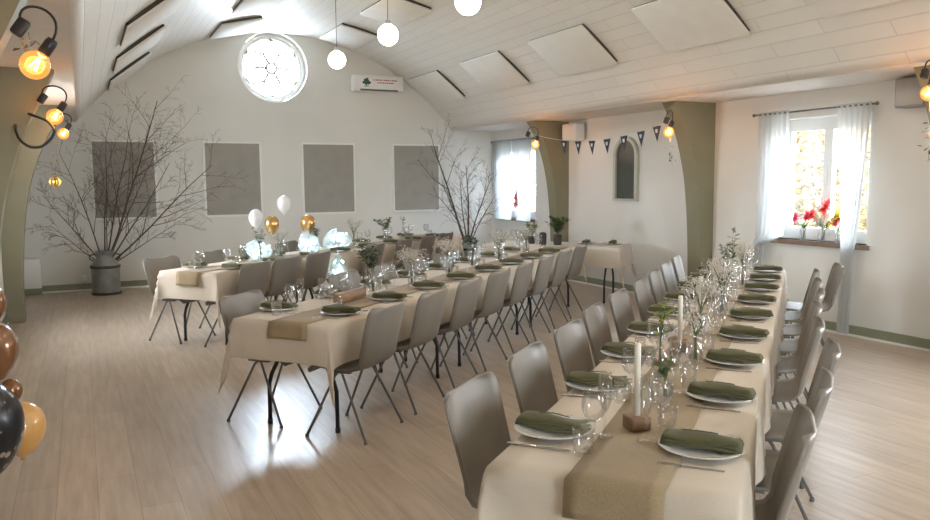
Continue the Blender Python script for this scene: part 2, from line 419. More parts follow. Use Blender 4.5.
# vault
v = MB(); nseg = 72; vs = []; uv = []
for i in range(nseg + 1):
    an = -ANG + 2 * ANG * i / nseg
    for r in (VR, VR + .12):
        for y in (YF, YB): vs.append((CX + r * math.sin(an), y, VZ + r * math.cos(an)))
fs = []
for i in range(nseg):
    a = 4 * i; b = a + 4
    fs += [(a, b, b + 1, a + 1), (a + 2, a + 3, b + 3, b + 2)]
fs += [(0, 1, 3, 2), (4 * nseg, 4 * nseg + 2, 4 * nseg + 3, 4 * nseg + 1)]
v.add(vs, fs, True)
ce = struct('ceiling', v, M['ceil'])
ul = ce.data.uv_layers.new(name='UVMap')
for p in ce.data.polygons:
    for li in p.loop_indices:
        co = ce.data.vertices[ce.data.loops[li].vertex_index].co
        an = math.atan2(co.x - CX, co.z - VZ)
        ul.data[li].uv = (co.y, an * VR)
for nm, x0, x1 in (('trim_1', XL, VX0), ('trim_2', VX1, XR)):
    b = MB().bbox(x0, x1, YF, YB, 2.515, 2.61)
    struct(nm, b, M['soffit'])
# ribs: curved brackets from soffit to floor, one pair per bay
def rib(name, pts, wallx, y0, y1):
    out = [(x, y0, z) for x, z in pts] + [(wallx, y0, pts[-1][1]), (wallx, y0, pts[0][1])]
    b = MB(); n = len(pts); vs = []; fs = []
    for y in (y0, y1):
        for x, z in pts: vs.append((x, y, z))
        for x, z in pts: vs.append((wallx, y, z))
    q = 2 * n
    for i in range(n - 1):
        fs += [(i, i + 1, n + i + 1, n + i), (q + i, q + n + i, q + n + i + 1, q + i + 1), (i, q + i, q + i + 1, i + 1)]
    b.add(vs, fs, False); b.add([vs[n - 1], vs[2 * n - 1], vs[q + 2 * n - 1], vs[q + n - 1]], [(0, 1, 2, 3)])
    return struct(name, b, M['rib'])
def smooth_curve(ctrl, n=26):
    zs = [ctrl[0][1] + (ctrl[-1][1] - ctrl[0][1]) * i / n for i in range(n + 1)]; out = []
    for z in zs:
        for (xa, za), (xb, zb) in zip(ctrl, ctrl[1:]):
            if za >= z >= zb:
                t = (za - z) / (za - zb) if za != zb else 0; out.append((xa + (xb - xa) * t, z)); break
    for _ in range(3):
        out = [out[0]] + [((out[i - 1][0] + 2 * out[i][0] + out[i + 1][0]) / 4, out[i][1]) for i in range(1, len(out) - 1)] + [out[-1]]
    return out
RP = smooth_curve([(6.31, 2.515), (6.36, 2.45), (6.45, 2.314), (6.555, 2.087), (6.62, 1.863), (6.687, 1.588), (6.745, 1.03), (6.766, .489), (6.77, 0)])
LP = smooth_curve([(-.14, 2.515), (-.24, 2.29), (-.34, 2.10), (-.44, 1.86), (-.54, 1.54), (-.61, 1.1), (-.655, .5), (-.66, 0)])
for k, y in enumerate((4.08, 7.24, 10.41, .92)):
    rib('trim_%d' % (3 + k), RP, XR + .0, y, y + .22)
    rib('trim_%d' % (7 + k), LP, XL, y - .10, y + .12)
# baseboards: olive board with a white quarter strip at the floor
def skirt(name, x0, x1, y0, y1, nx, ny):
    r = sroot(name)
    t = .018
    a = MB()
    if nx: a.bbox(*sorted((x0, x0 + nx * t)), y0, y1, .022, .11)
    else: a.bbox(x0, x1, *sorted((y0, y0 + ny * t)), .022, .11)
    a.build('board', M['skirt'], r)
    a = MB(); t = .03
    if nx: a.bbox(*sorted((x0, x0 + nx * t)), y0, y1, 0.001, .022)
    else: a.bbox(x0, x1, *sorted((y0, y0 + ny * t)), 0.001, .022)
    a.build('floor_strip', M['white'], r)
skirt('baseboard_back', XL, XR, YB, YB, 0, -1)
skirt('baseboard_right', XR, XR, YF, YB, -1, 0)
skirt('baseboard_left', XL, XL, YF, YB, 1, 0)

# windows
wn = [0]
def window(side, y0, y1, cols=2, rows=3, ledge=True):
    wn[0] += 1; s = 1 if side == 'r' else -1
    xw = XR if s > 0 else XL
    r = sroot('window_%d' % (wn[0] + 1), (xw, (y0 + y1) / 2, WZ0))
    W2 = (y1 - y0) / 2; H = WZ1 - WZ0; xa, xb = sorted((s * .17, s * .24))
    f = MB(); t = .075
    f.bbox(xa, xb, -W2, W2, 0, t).bbox(xa, xb, -W2, W2, H - t, H).bbox(xa, xb, -W2, -W2 + t, t, H - t).bbox(xa, xb, W2 - t, W2, t, H - t)
    f.build('window_frame', M['white'], r)
    cw = (2 * W2 - 2 * t) / cols
    for c in range(cols):
        a = -W2 + t + c * cw; b = a + cw
        f = MB(); tt = .055; xc, xd = sorted((s * .155, s * .215))
        f.bbox(xc, xd, a + .001, b - .001, t + .001, t + tt).bbox(xc, xd, a + .001, b - .001, H - t - tt, H - t - .001).bbox(xc, xd, a + .001, a + tt, t + tt, H - t - tt).bbox(xc, xd, b - tt, b - .001, t + tt, H - t - tt)
        for k in range(1, rows):
            z = t + (H - 2 * t) * k / rows; f.bbox(xc + .015, xd - .015, a + tt, b - tt, z - .014, z + .014)
        sash = f.build('sash', M['white'], r)
        g = MB().bbox(s * .185 - .003, s * .185 + .003, a + tt, b - tt, t + tt, H - t - tt)
        g.build('pane', M['pane'], sash)
    if ledge:
        g = MB(); xa, xb = sorted((-s * .05, s * .17)); g.bbox(xa, xb, -W2 - .05, W2 + .05, -.035, .0)
        g.build('window_sill', [M['white']], r)
        g = MB(); xa, xb = sorted((-s * .056, -s * .045)); g.bbox(xa, xb, -W2 - .06, W2 + .06, -.045, .005)
        g.build('sill_edge', M['ledge'], r)
    return r
for a, b in RW: window('r', a, b, cols=2)
for a, b in LW: window('l', a, b)
# front glazing behind the viewpoint
r = sroot('window_10', (2.8, YF, .9)); f = MB()
for x in (-.76, 0, .76): f.bbox(x - .04, x + .04, -.2, -.1, .06, 1.44)
f.bbox(-.8, .8, -.2, -.1, 0, .06).bbox(-.8, .8, -.2, -.1, 1.44, 1.5); f.build('window_frame', M['white'], r)
MB().bbox(-.72, .72, -.155, -.147, .06, 1.44).build('pane', M['pane'], r)
# round rose window
r = sroot('window_1', (RC[0], YB, RC[1]))
def ring(mb, R0, R1, y0, y1, cx=0, cz=0, n=48, a0=0, a1=2 * PI):
    vs = []; fs = []; full = abs(a1 - a0 - 2 * PI) < 1e-6; m = n if full else n + 1
    for k in range(m):
        th = a0 + (a1 - a0) * k / n; c, s_ = math.cos(th), math.sin(th)
        vs += [(cx + R0 * c, y0, cz + R0 * s_), (cx + R1 * c, y0, cz + R1 * s_), (cx + R1 * c, y1, cz + R1 * s_), (cx + R0 * c, y1, cz + R0 * s_)]
    for k in range(n):
        a = 4 * k; b = 4 * ((k + 1) % m)
        for i in range(4): fs.append((a + i, b + i, b + (i + 1) % 4, a + (i + 1) % 4))
    mb.add(vs, fs, True)
f = MB(); ring(f, .465, .56, .12, .2); f.build('outer_ring', M['white'], r)
f = MB(); ring(f, .065, .105, .13, .18, n=24); f.build('center_ring', M['white'], r)
f = MB()
for k in range(6):
    th = k * PI / 3; d = Vector((math.cos(th), 0, math.sin(th))); 
    R3 = Matrix.Rotation(-th, 3, 'Y')
    f.box(d * .17 + Vector((0, .155, 0)), (.15, .05, .04), R=R3)
    for sg in (1, -1):                              # forked tracery between spoke tips and the rim
        a = d * .24; b = Vector((math.cos(th + sg * PI / 6), 0, math.sin(th + sg * PI / 6))) * .47
        pts = [a.lerp(b, t) + d * .05 * math.sin(PI * t) + Vector((0, .155, 0)) for t in (0, .25, .5, .75, 1)]
        f.tube(pts, .02, 6)
f.build('tracery', M['white'], r)
f = MB()
for k in range(6):
    th = k * PI / 3 + PI / 6; f.ball((math.cos(th) * .45, .155, math.sin(th) * .45), .028, 10, 6)
f.build('rosette', M['skirt'], r)
f = MB(); vs = [(0, .17, 0)] + [(.5 * math.cos(2 * PI * k / 48), .17, .5 * math.sin(2 * PI * k / 48)) for k in range(48)]
f.add(vs, [(0, k + 1, (k + 1) % 48 + 1) for k in range(48)]); f.build('pane', M['pane'], r)

# ------------------------------------------------------------------ frame of the table rows
A = math.radians(40.4); D = Vector((math.cos(A), math.sin(A), 0)); NN = Vector((math.sin(A), -math.cos(A), 0))
def W(t, s, z=0): return D * t + NN * s + Vector((0, 0, z))
TOP = .735

# --- chair
def make_chair():
    r = thing('shell_chair', '-', 'chair')
    prof = [(.225, .405, .185), (.215, .432, .205), (.17, .446, .218), (.08, .440, .222), (-.02, .434, .224), (-.11, .438, .225), (-.165, .455, .226),
            (-.198, .492, .226), (-.215, .55, .228), (-.232, .62, .231), (-.252, .70, .235), (-.268, .762, .237), (-.278, .797, .236), (-.284, .815, .228), (-.287, .825, .211), (-.288, .829, .185)]
    g = []
    for k, (y, z, hw) in enumerate(prof):
        row = []
        back = max(0, min(1, (k - 5) / 3))
        for j in range(13):
            u = -1 + 2 * j / 12; x = hw * (math.copysign(abs(u) ** .9, u))
            e = u * u
            row.append((x, y + back * .035 * e * e - .0 * e, z + (1 - back) * .018 * e * e * (1 if k > 1 else 0)))
        g.append(row)
    MB().grid(g, .012).build('shell', M['shell'], r)
    f = MB().tube([(-.165, 0, .415), (.165, 0, .415)], .009, 8)
    f.box((-.165, 0, .42), (.03, .16, .012)).box((.165, 0, .42), (.03, .16, .012))
    f.build('under_frame', M['leg'], r)
    for sx in (-1, 1):
        for sy, yf in ((-1, -.215), (1, .21)):
            L = MB().tube([(sx * .165, sy * .012, .415), (sx * .178, sy * .03, .395), (sx * .235, yf, .012)], .0085, 8)
            L.lathe([(0, 0), (.012, 0), (.012, .014), (.009, .018)], (sx * .236, yf, 0), 8)
            L.build('leg', M['leg'], r)
    return r
CH = Kind(make_chair())
def chair(t, s, rz, label, group):
    CH.put(W(t, s), rz, label, group)

# --- folding table
TL = 1.93
def make_table():
    r = thing('folding_table', '-', 'table')
    MB().rbox((0, 0, TOP - .02), (TL - .01, .70, .04), .008).build('tabletop', M['white'], r)
    for sx in (-1, 1):
        x = sx * (TL / 2 - .22)
        f = MB().tube([(x, -.14, .53), (x, .14, .53)], .012, 8)
        f.tube([(x, 0, .53), (x - sx * .35, 0, TOP - .045)], .009, 6)
        fr = f.build('leg_frame', M['black_metal'], r)
        for sy in (-1, 1):
            L = MB().tube([(x, sy * .10, TOP - .042), (x, sy * .12, .60), (x, sy * .14, .52), (x, sy * .24, .34), (x, sy * .262, .27), (x, sy * .265, .01)], .014, 8)
            L.lathe([(0, 0), (.018, 0), (.018, .03), (.014, .032)], (x, sy * .265, 0), 8)
            L.build('leg', M['black_metal'], fr)
    return r
TB = Kind(make_table())

# --- tablecloth and runner
def cloth(name, L, wd, oe, os_, seed):
    rnd = random.Random(seed); ph = [rnd.uniform(0, 6.28) for _ in range(8)]
    def axis(h, o, step):
        inner = [-h + 2 * h * i / max(2, round(2 * h / step)) for i in range(max(2, round(2 * h / step)) + 1)]
        ext = [h + o * k / 8 for k in range(1, 9)]
        return [-x for x in ext[::-1]] + inner + ext
    As = axis(L / 2, oe, .075); Bs = axis(wd / 2, os_, .09)
    g = []
    for a in As:
        row = []
        for b in Bs:
            du, dv = max(0, abs(a) - L / 2), max(0, abs(b) - wd / 2)
            sa, sb = math.copysign(1, a), math.copysign(1, b)
            z = TOP + .004; x = max(-L / 2, min(L / 2, a)); y = max(-wd / 2, min(wd / 2, b))
            if du == 0 and dv == 0:
                row.append((x, y, z)); continue
            th = math.atan2(dv, du); dr = math.hypot(du, dv) * (1 + .35 * math.sin(2 * th) ** 2)
            ox, oy = math.cos(th) * sa, math.sin(th) * sb
            if du > 0 and dv > 0:
                q = math.sin(2 * th); fold = .035 * math.sin(th * 10) * dr
                out = .012 + dr * (.05 + .12 * q * q) + fold
            else:
                c = b if du > 0 else a
                e = abs(c) / (wd / 2 if du > 0 else L / 2)
                w1 = math.sin(c * (13 if du > 0 else 9.7) + ph[0]) + .6 * math.sin(c * (27 if du > 0 else 21) + ph[1])
                out = .012 + dr * (.05 + .055 * w1 * (.35 if (du > 0 and e < .6) else 1))
            out = max(out, .008)
            row.append((x + ox * out, y + oy * out, z - dr + .5 * .012 * (1 - math.exp(-dr * 60))))
        g.append(row)
    return MB().grid(g, 0)
def runner(L, wd, hang, wav=.004):
    g = []; n = int(L / .08)
    xs = [(-L / 2 - .024 - .13 * hang * k / 5, TOP + .006 - hang * k / 5) for k in range(5, 0, -1)] + [(-L / 2 - .018 + (L + .03) * i / n, TOP + .0085) for i in range(n + 1)]
    for i, (x, z) in enumerate(xs):
        g.append([(x, wd * (j / 6 - .5) + wav * math.sin(x * 3), z) for j in range(7)])
    return MB().grid(g, .0015)
ROWS = [  # start t, length, centre s, name, sides
    dict(k='near', t0=2.12, L=5.85, s=-.495, rs=-.465, nm='right-hand table row', oe=.36, os=.27, hang=.105, seed=1),
    dict(k='mid', t0=3.91, L=5.80, s=-2.955, rs=-2.88, nm='middle table row', oe=.25, os=.27, hang=.10, seed=2),
    dict(k='far', t0=5.83, L=5.75, s=-5.47, rs=-5.45, nm='left-hand table row', oe=.27, os=.275, hang=.13, seed=3)]
for R in ROWS:
    c = W(R['t0'] + R['L'] / 2, R['s'])
    for k in range(3):
        TB.put(W(R['t0'] + R['L'] * (k + .5) / 3, R['s']), A, '%s folding table on black steel legs under the cloth of the %s' % (('nearest', 'central', 'farthest')[k], R['nm']), 'folding tables')
    o = cloth('tablecloth', R['L'], .715, R['oe'], R['os'], R['seed']).build('tablecloth', M['cloth'], None, c); o.rotation_euler = (0, 0, A)
    sd = {'near': 'long beige linen tablecloth draped over the right-hand table row nearest the camera', 'mid': 'beige linen tablecloth with pointed corners on the middle table row', 'far': 'pale beige tablecloth on the left-hand table row near the balloons'}[R['k']]
    tag(o, sd, 'tablecloth', 'tablecloths')
    o = runner(R['L'], .285, R['hang']).build('table_runner', M['runner'], None, W(R['t0'] + R['L'] / 2, R['rs'])); o.rotation_euler = (0, 0, A)
    tag(o, 'brown woven runner down the middle of the %s' % R['nm'], 'table runner', 'table runners')
# cross table by the right wall
T4 = dict(t=10.18, s=-3.05, L=1.86)
TB.put(W(T4['t'], T4['s']), A + PI / 2, 'folding table across the far end of the middle row by the right wall', 'folding tables', (T4['L'] / TL, 1, 1))
o = cloth('tablecloth', T4['L'], .715, .28, .27, 9).build('tablecloth', M['cloth_white'], None, W(T4['t'], T4['s'])); o.rotation_euler = (0, 0, A + PI / 2)
tag(o, 'pale tablecloth on the cross table in front of the right wall', 'tablecloth', 'tablecloths')

# --- chairs round the tables
rj = random.Random(3)
def jit(a): return math.radians(rj.uniform(-a, a))
RS = A                    # chairs on +NN side look towards the table
for k in range(9):
    chair(2.66 + .645 * k, -.865 + rj.uniform(-.02, .02), A + PI + jit(1.5), 'grey shell chair, %s from front on left side of right-hand table row' % ORD[k], 'chairs at the right-hand row')
for k, (t, s, j) in enumerate([(2.63, -.24, 2), (3.23, -.17, -2), (3.87, -.12, 1), (4.5, -.17, 0), (5.14, -.17, 2), (5.75, -.14, -2), (6.36, -.14, 2), (7.0, -.15, -1)]):
    chair(t, s, A + math.radians(j), 'grey shell chair, %s from front on window side of the right-hand table row' % ORD[k], 'chairs at the right-hand row')
chair(7.56, .05, A + math.radians(6), 'grey shell chair pulled out at the far window end of the right-hand table row', 'chairs at the right-hand row')
for k in range(8):
    chair(4.23 + .663 * k, -2.62, A + jit(2), 'grey shell chair, %s from front on right side of the middle table row' % ORD[k], 'chairs at the middle row')
for k, q in enumerate((0, 2, 3, 4, 5)):
    chair(4.30 + .655 * q, -3.30, A + PI + jit(2), 'grey shell chair, %s from front on left side of the middle table row' % ORD[k], 'chairs at the middle row')
for k, t in enumerate([6.12, 6.64, 7.2, 8.45, 9.22, 9.95, 10.56]):
    chair(t, -5.13, A + jit(2.5), 'grey shell chair, %s from front on right side of the left-hand table row' % ORD[k], 'chairs at the left-hand row')
for k, t in enumerate([6.14, 6.86, 7.6, 8.3]):
    chair(t, -5.86, A + PI + jit(3), 'grey shell chair, %s from front on wall side of the left-hand table row' % ORD[k], 'chairs at the left-hand row')

# --- place settings
def make_plate():
    b = MB().lathe([(0, .004), (.075, .004), (.085, .006), (.118, .014), (.132, .019), (.135, .021), (.134, .0225), (.117, .0185), (.086, .0105), (.072, .0085), (0, .0085)], n=32)
    b.lathe([(0, 0), (.07, 0), (.075, .004)], n=24)
    return tag(b.build('dinner_plate', M['china']), '-', 'plate')
def make_napkin():
    r = thing('folded_napkin', '-', 'napkin')
    g = []
    for k, (dz, w0) in enumerate(((.0, 1), (.011, .97), (.021, .92))):
        gg = []
        for i in range(13):
            x = -.125 + .25 * i / 12; row = []
            for j in range(7):
                v = -1 + 2 * j / 6; hw = .046 * w0 * (1 - .05 * abs(x / .125))
                row.append((x * w0, v * hw, dz + .012 + .011 * (1 - v * v) + .004 * math.sin(x * 25 + v * 2 + k)))
            gg.append(row)
        g.append(gg)
    b = MB()
    for gg in g: b.grid(gg, .008)
    b.build('cloth', M['napkin'], r)
    s = MB(); rr = random.Random(2)
    s.tube([(-.05, .0, .049), (0, .006, .053), (.06, .0, .049)], .0018, 5)
    for i in range(14):
        x = -.04 + .1 * i / 13; s.leaf((x, .003, .05), (.6, rr.uniform(-1, 1), rr.uniform(.1, .7)), .013, .004)
    s.build('herb_sprig', M['sprig'], r)
    return r
def make_fork():
    b = MB().box((0, -.02, .002), (.008, .13, .003)).box((0, .055, .003), (.022, .03, .003))
    for x in (-.009, -.003, .003, .009): b.box((x, .088, .004), (.0028, .045, .002))
    return tag(b.build('fork', M['steel']), '-', 'fork')
def make_knife():
    b = MB().rbox((0, -.055, .004), (.014, .10, .006), .002).poly([(-.008, -.005, .003), (.008, -.005, .003), (.009, .08, .003), (.002, .11, .003), (-.006, .10, .003)], (0, 0, .002))
    return tag(b.build('knife', M['steel']), '-', 'knife')
def make_wine():
    b = MB().lathe([(0, .001), (.033, .001), (.034, .003), (.012, .006), (.0045, .012), (.004, .05), (.0042, .088), (.012, .094), (.030, .108), (.040, .132), (.0405, .155), (.036, .182), (.033, .196), (.0315, .196), (.0345, .18), (.0388, .155), (.038, .133), (.028, .11), (.010, .098), (0, .096)], n=20)
    return tag(b.build('wine_glass', M['glass']), '-', 'wine glass')
def make_flute():
    b = MB().lathe([(0, .001), (.030, .001), (.031, .003), (.008, .006), (.004, .012), (.004, .075), (.010, .088), (.021, .12), (.0245, .16), (.022, .22), (.0205, .22), (.023, .16), (.0195, .12), (.008, .09), (0, .085)], n=18)
    return tag(b.build('champagne_flute', M['glass']), '-', 'champagne glass')
def make_tumbler():
    b = MB().lathe([(0, .004), (.026, .003), (.030, .006), (.034, .05), (.036, .092), (.0345, .092), (.0325, .05), (.028, .012), (0, .012)], n=20)
    return tag(b.build('water_tumbler', M['glass']), '-', 'tumbler')
PL, NP, FK, KN, WG, CF, WT = [Kind(f()) for f in (make_plate, make_napkin, make_fork, make_knife, make_wine, make_flute, make_tumbler)]
rs = random.Random(11)
def setting(t, sc_, side, where, full, zoff=TOP + .0045, glasses=3, grp=''):
    """side +1: guest sits on the NN side; sc_ is the s of the table centre line"""
    s = sc_ + side * .245
    rz = A if side > 0 else A + PI
    P = W(t, s, zoff)
    PL.put(P, rz, 'pale dinner plate, %s' % where, 'dinner plates' + grp)
    NP.put(P + Vector((0, 0, .0135)), A + PI / 2 + (PI if side < 0 else 0) + math.radians(rs.uniform(-9, 9)), 'olive napkin on plate, %s' % where, 'olive napkins' + grp)
    e = -side     # the diner's left lies towards decreasing t when sitting on the +NN side
    lx = D * (-.17 * side)
    if full:
        FK.put(P + D * (-.165 * side), rz + jit(4), 'steel fork, %s' % where, 'forks' + grp)
        KN.put(P + D * (.165 * side), rz + jit(4), 'steel knife, %s' % where, 'knives' + grp)
    if glasses > 0:
        WG.put(W(t + .10 * side + rs.uniform(-.03, .03), sc_ + side * (.085 + rs.uniform(-.012, .015)), zoff), rs.uniform(0, 6), 'stemmed wine glass, %s' % where, 'wine glasses' + grp)
    if glasses > 1:
        WT.put(W(t + .19 * side + rs.uniform(-.02, .02), sc_ + side * (.10 + rs.uniform(-.01, .02)), zoff), rs.uniform(0, 6), 'clear water tumbler, %s' % where, 'tumblers' + grp)
    if glasses > 2:
        CF.put(W(t + .015 * side + rs.uniform(-.03, .03), sc_ + side * (.065 + rs.uniform(-.012, .012)), zoff + .004), rs.uniform(0, 6), 'tall champagne glass, %s' % where, 'champagne glasses' + grp)
for k in range(9):
    setting(2.50 + .645 * k, -.515, 1, '%s place from front, window side of right-hand row' % ORD[k], True)
    setting(2.50 + .63 * k, -.515, -1, '%s place from front, left side of right-hand row' % ORD[k], True)
for k in range(8):
    setting(4.29 + .65 * k, -2.99, 1, '%s place from front, right side of middle row' % ORD[k], True)
    setting(4.29 + .65 * k, -2.99, -1, '%s place from front, left side of middle row' % ORD[k], False)
for k in range(8):
    setting(6.2 + .66 * k, -5.47, 1, '%s place from front, right side of left-hand row' % ORD[k], False, glasses=2)
    setting(6.2 + .66 * k, -5.47, -1, '%s place from front, wall side of left-hand row' % ORD[k], False, glasses=2)
# two places on the wall side of the cross table
for k, s in enumerate((-2.66, -2.30)):
    P = W(10.25, s, TOP + .0045)
    PL.put(P, A, 'dinner plate on the %s cross table' % ('middle of the', 'right end of the')[k], 'dinner plates')
    NP.put(P + Vector((0, 0, .0135)), A + PI / 2 + .1 + PI / 2, 'folded dark green napkin on the %s cross table' % ('middle of the', 'right end of the')[k], 'olive napkins')

# --- centrepieces
def candle(t, s, h, label):
    r = thing('candle_block', label, 'candle', W(t, s, TOP + .0105), rs.uniform(0, 3), 'candles on the right-hand row')
    MB().rbox((0, 0, .024), (.075, .075, .048), .006).build('wooden_base', M['wood'], r)
    c = MB().lathe([(0, .0), (.0115, .0), (.011, h), (.008, h + .004), (0, h + .002)], (0, 0, .046), 14); c.build('candle', M['wax'], r)
    MB().tube([(0, 0, .046 + h), (.001, 0, .058 + h)], .0012, 5).build('wick', M['black'], r)
def candle_mid(t, label):
    candle(t, -2.99, .2, label)
candle(2.63, -.50, .25, 'tall cream candle in a wooden block, nearest the camera on the right-hand row')
candle(3.93, -.54, .23, 'cream candle in a wooden block, second from front on right-hand row')
candle(4.67, -.53, .24, 'cream candle in a wooden block, third from front on right-hand row')
candle(5.72, -.56, .22, 'cream candle in a wooden block, farthest on the right-hand row')
def vase_bunch(name, label, cat, loc, kind, vh=.15, vr=.035, H=.25, n=6, leaves=8, spread=.09, leafL=.05, leafM='leaf', vm='glass', group='vases on the tables', seed=0, blossoms=0, vname='vase'):
    rr = random.Random(seed)
    r = thing(name, label, cat, loc, 0, group)
    if kind == 'bottle':
        prof = [(0, .003), (vr * .95, .0), (vr, .008), (vr, vh * .5), (vr * .8, vh * .66), (vr * .42, vh * .78), (vr * .4, vh * .97), (vr * .48, vh), (vr * .36, vh), (vr * .32, vh * .8), (vr * .7, vh * .64), (vr * .9, vh * .5), (vr * .9, .01), (0, .01)]
    else:
        prof = [(0, .003), (vr * .8, .0), (vr * .85, .006), (vr, vh * .55), (vr * .9, vh), (vr * .84, vh), (vr * .92, vh * .55), (vr * .78, .01), (0, .01)]
    MB().lathe(prof, n=18).build(vname, M[vm], r)
    st = MB(); lf = MB(); bl = MB()
    for i in range(n):
        th = rr.uniform(0, 2 * PI); q = spread * rr.uniform(.3, 1)
        hh = H * rr.uniform(.7, 1)
        base = Vector((rr.uniform(-.4, .4) * vr * .6, rr.uniform(-.4, .4) * vr * .6, .012)); neck = Vector((base.x * .5, base.y * .5, vh * .97)); tip = Vector((math.cos(th) * q, math.sin(th) * q, vh + hh))
        pts = [base, neck, neck.lerp(tip, .5) + Vector((0, 0, .1 * hh)), tip]
        st.tube(pts, [.0022, .002, .0017, .001], 5)
        for k in range(leaves):
            f = rr.uniform(.15, 1); p = neck.lerp(tip, f) + Vector((0, 0, .1 * hh * math.sin(PI * f)))
            a = rr.uniform(0, 2 * PI); lf.leaf(p, (math.cos(a), math.sin(a), rr.uniform(-.2, .8)), leafL * rr.uniform(.6, 1.1), leafL * .42)
        for k in range(blossoms):
            f = rr.uniform(.45, 1); p = neck.lerp(tip, f) + Vector((rr.gauss(0, .028), rr.gauss(0, .028), .1 * hh * math.sin(PI * f) + rr.gauss(0, .02)))
            bl.octa(p, rr.uniform(.0035, .0062))
    st.build('stems', M['stem'], r)
    if leaves: lf.build('leaves', M[leafM], r)
    if blossoms:
        o = bl.build('blossoms', M['gyp'], r); o['kind'] = 'stuff'
    return r
zt = TOP + .0108
vase_bunch('greenery_vase', 'bottle vase with a tall bright green leafy stem, near front of right-hand row', 'vase', W(3.40, -.55, zt), 'bottle', H=.19, n=4, leaves=9, spread=.05, leafL=.055, leafM='leaf_lime', seed=1)
vase_bunch('blossom_vase', 'glass vase of white baby\'s breath beside the third candle', 'vase', W(4.35, -.49, zt), 'bottle', H=.17, n=11, leaves=2, spread=.13, leafL=.02, blossoms=46, seed=2)
vase_bunch('blossom_vase', 'wide cloud of white baby\'s breath at far end of right-hand row', 'vase', W(5.15, -.45, zt), 'bottle', H=.2, n=14, leaves=1, spread=.16, leafL=.02, blossoms=60, seed=3)
vase_bunch('blossom_vase', 'white baby\'s breath in a vase, farthest on the right-hand row', 'vase', W(6.55, -.42, zt), 'bottle', H=.22, n=14, leaves=1, spread=.17, leafL=.02, blossoms=60, seed=4)
vase_bunch('greenery_vase', 'slender vase with a very tall single green sprig, far right-hand row', 'vase', W(6.12, -.47, zt), 'bottle', vh=.17, H=.33, n=2, leaves=16, spread=.05, leafL=.05, leafM='leaf', seed=5)
vase_bunch('greenery_vase', 'small vase of dark green leaves in the middle of right-hand row', 'vase', W(5.62, -.48, zt), 'tumbler', vh=.09, H=.12, n=6, leaves=8, spread=.07, leafL=.05, leafM='leaf_dark', seed=6)
vase_bunch('greenery_vase', 'glass vase with green and white sprays left of the far candles', 'vase', W(7.0, -.60, zt), 'bottle', H=.16, n=7, leaves=9, spread=.09, leafL=.05, leafM='leaf', blossoms=14, seed=7)
vase_bunch('blossom_vase', 'small bud vase of pale dried blossom near the second candle', 'vase', W(3.72, -.44, zt), 'bottle', vh=.12, H=.10, n=7, leaves=2, spread=.08, leafL=.025, leafM='leaf', blossoms=26, seed=8)
vase_bunch('greenery_vase', 'low tumbler of olive leaves just behind the nearest candle', 'vase', W(3.02, -.47, zt), 'tumbler', vh=.08, H=.09, n=5, leaves=7, spread=.06, leafL=.045, leafM='leaf', seed=9)
# wooden discs
def disc(t, s, r_, label):
    b = MB().lathe([(0, 0), (r_, 0), (r_ * 1.02, .006), (r_, .02), (r_ * .97, .022), (0, .022)], n=22)
    o = b.build('wood_slice', M['wood'], None, W(t, s, TOP + .0105)); tag(o, label, 'wood slice', 'wood slices on the runners')
disc(3.62, -.56, .055, 'round wood slice between the front two candles of right-hand row')
disc(4.15, -.58, .05, 'round wood slice beside the baby\'s breath of right-hand row')
disc(4.98, -.57, .05, 'round wood slice behind the third candle of right-hand row')
b = MB().rbox((0, 0, .035), (.34, .075, .07), .008).build('wood_block', M['wood'], None, W(4.80, -2.99, TOP + .0105)); b.rotation_euler = (0, 0, A)
tag(b, 'long rough wooden block lying on the runner of the middle row', 'wood block')
vase_bunch('greenery_vase', 'tall dark green bunch in a clear vase near front of middle row', 'vase', W(5.18, -3.02, zt), 'bottle', vh=.16, H=.20, n=10, leaves=12, spread=.11, leafL=.06, leafM='leaf_dark', seed=11)
vase_bunch('blossom_vase', 'baby\'s breath with greens, second vase along the middle row', 'vase', W(5.75, -2.98, zt), 'bottle', H=.15, n=12, leaves=3, spread=.13, leafL=.03, blossoms=40, seed=12)
vase_bunch('blossom_vase', 'baby\'s breath in a vase, third along the middle row', 'vase', W(6.5, -2.98, zt), 'bottle', H=.17, n=12, leaves=1, spread=.13, leafL=.03, blossoms=44, seed=13)
vase_bunch('greenery_vase', 'dark leafy bunch in a vase halfway down the middle row', 'vase', W(7.15, -3.02, zt), 'bottle', H=.17, n=8, leaves=10, spread=.10, leafL=.06, leafM='leaf_dark', seed=14)
vase_bunch('blossom_vase', 'baby\'s breath in a vase near the far end of middle row', 'vase', W(7.8, -2.98, zt), 'bottle', H=.17, n=12, leaves=2, spread=.14, leafL=.03, blossoms=44, seed=15)
vase_bunch('blossom_vase', 'last vase of white blossom on the middle row before the cross table', 'vase', W(8.7, -2.98, zt), 'bottle', H=.15, n=12, leaves=2, spread=.14, leafL=.03, blossoms=40, seed=16)
vase_bunch('greenery_vase', 'vase of green sprigs at the front of the left-hand row', 'vase', W(6.95, -5.47, zt), 'bottle', H=.20, n=8, leaves=8, spread=.10, leafL=.05, leafM='leaf_dark', blossoms=20, seed=17)
vase_bunch('blossom_vase', 'white blossom vase beside the gold balloons on the left-hand row', 'vase', W(7.35, -5.5, zt), 'bottle', H=.14, n=12, leaves=2, spread=.13, leafL=.03, blossoms=40, seed=18)
vase_bunch('greenery_vase', 'dark green leafy vase under the right gold balloon', 'vase', W(8.0, -5.45, zt), 'bottle', H=.15, n=9, leaves=10, spread=.11, leafL=.06, leafM='leaf_dark', seed=19)
vase_bunch('blossom_vase', 'yellowish green blossom vase behind the gold balloons', 'vase', W(8.95, -5.5, zt), 'bottle', H=.22, n=12, leaves=5, spread=.13, leafL=.04, leafM='leaf_lime', blossoms=40, seed=20)
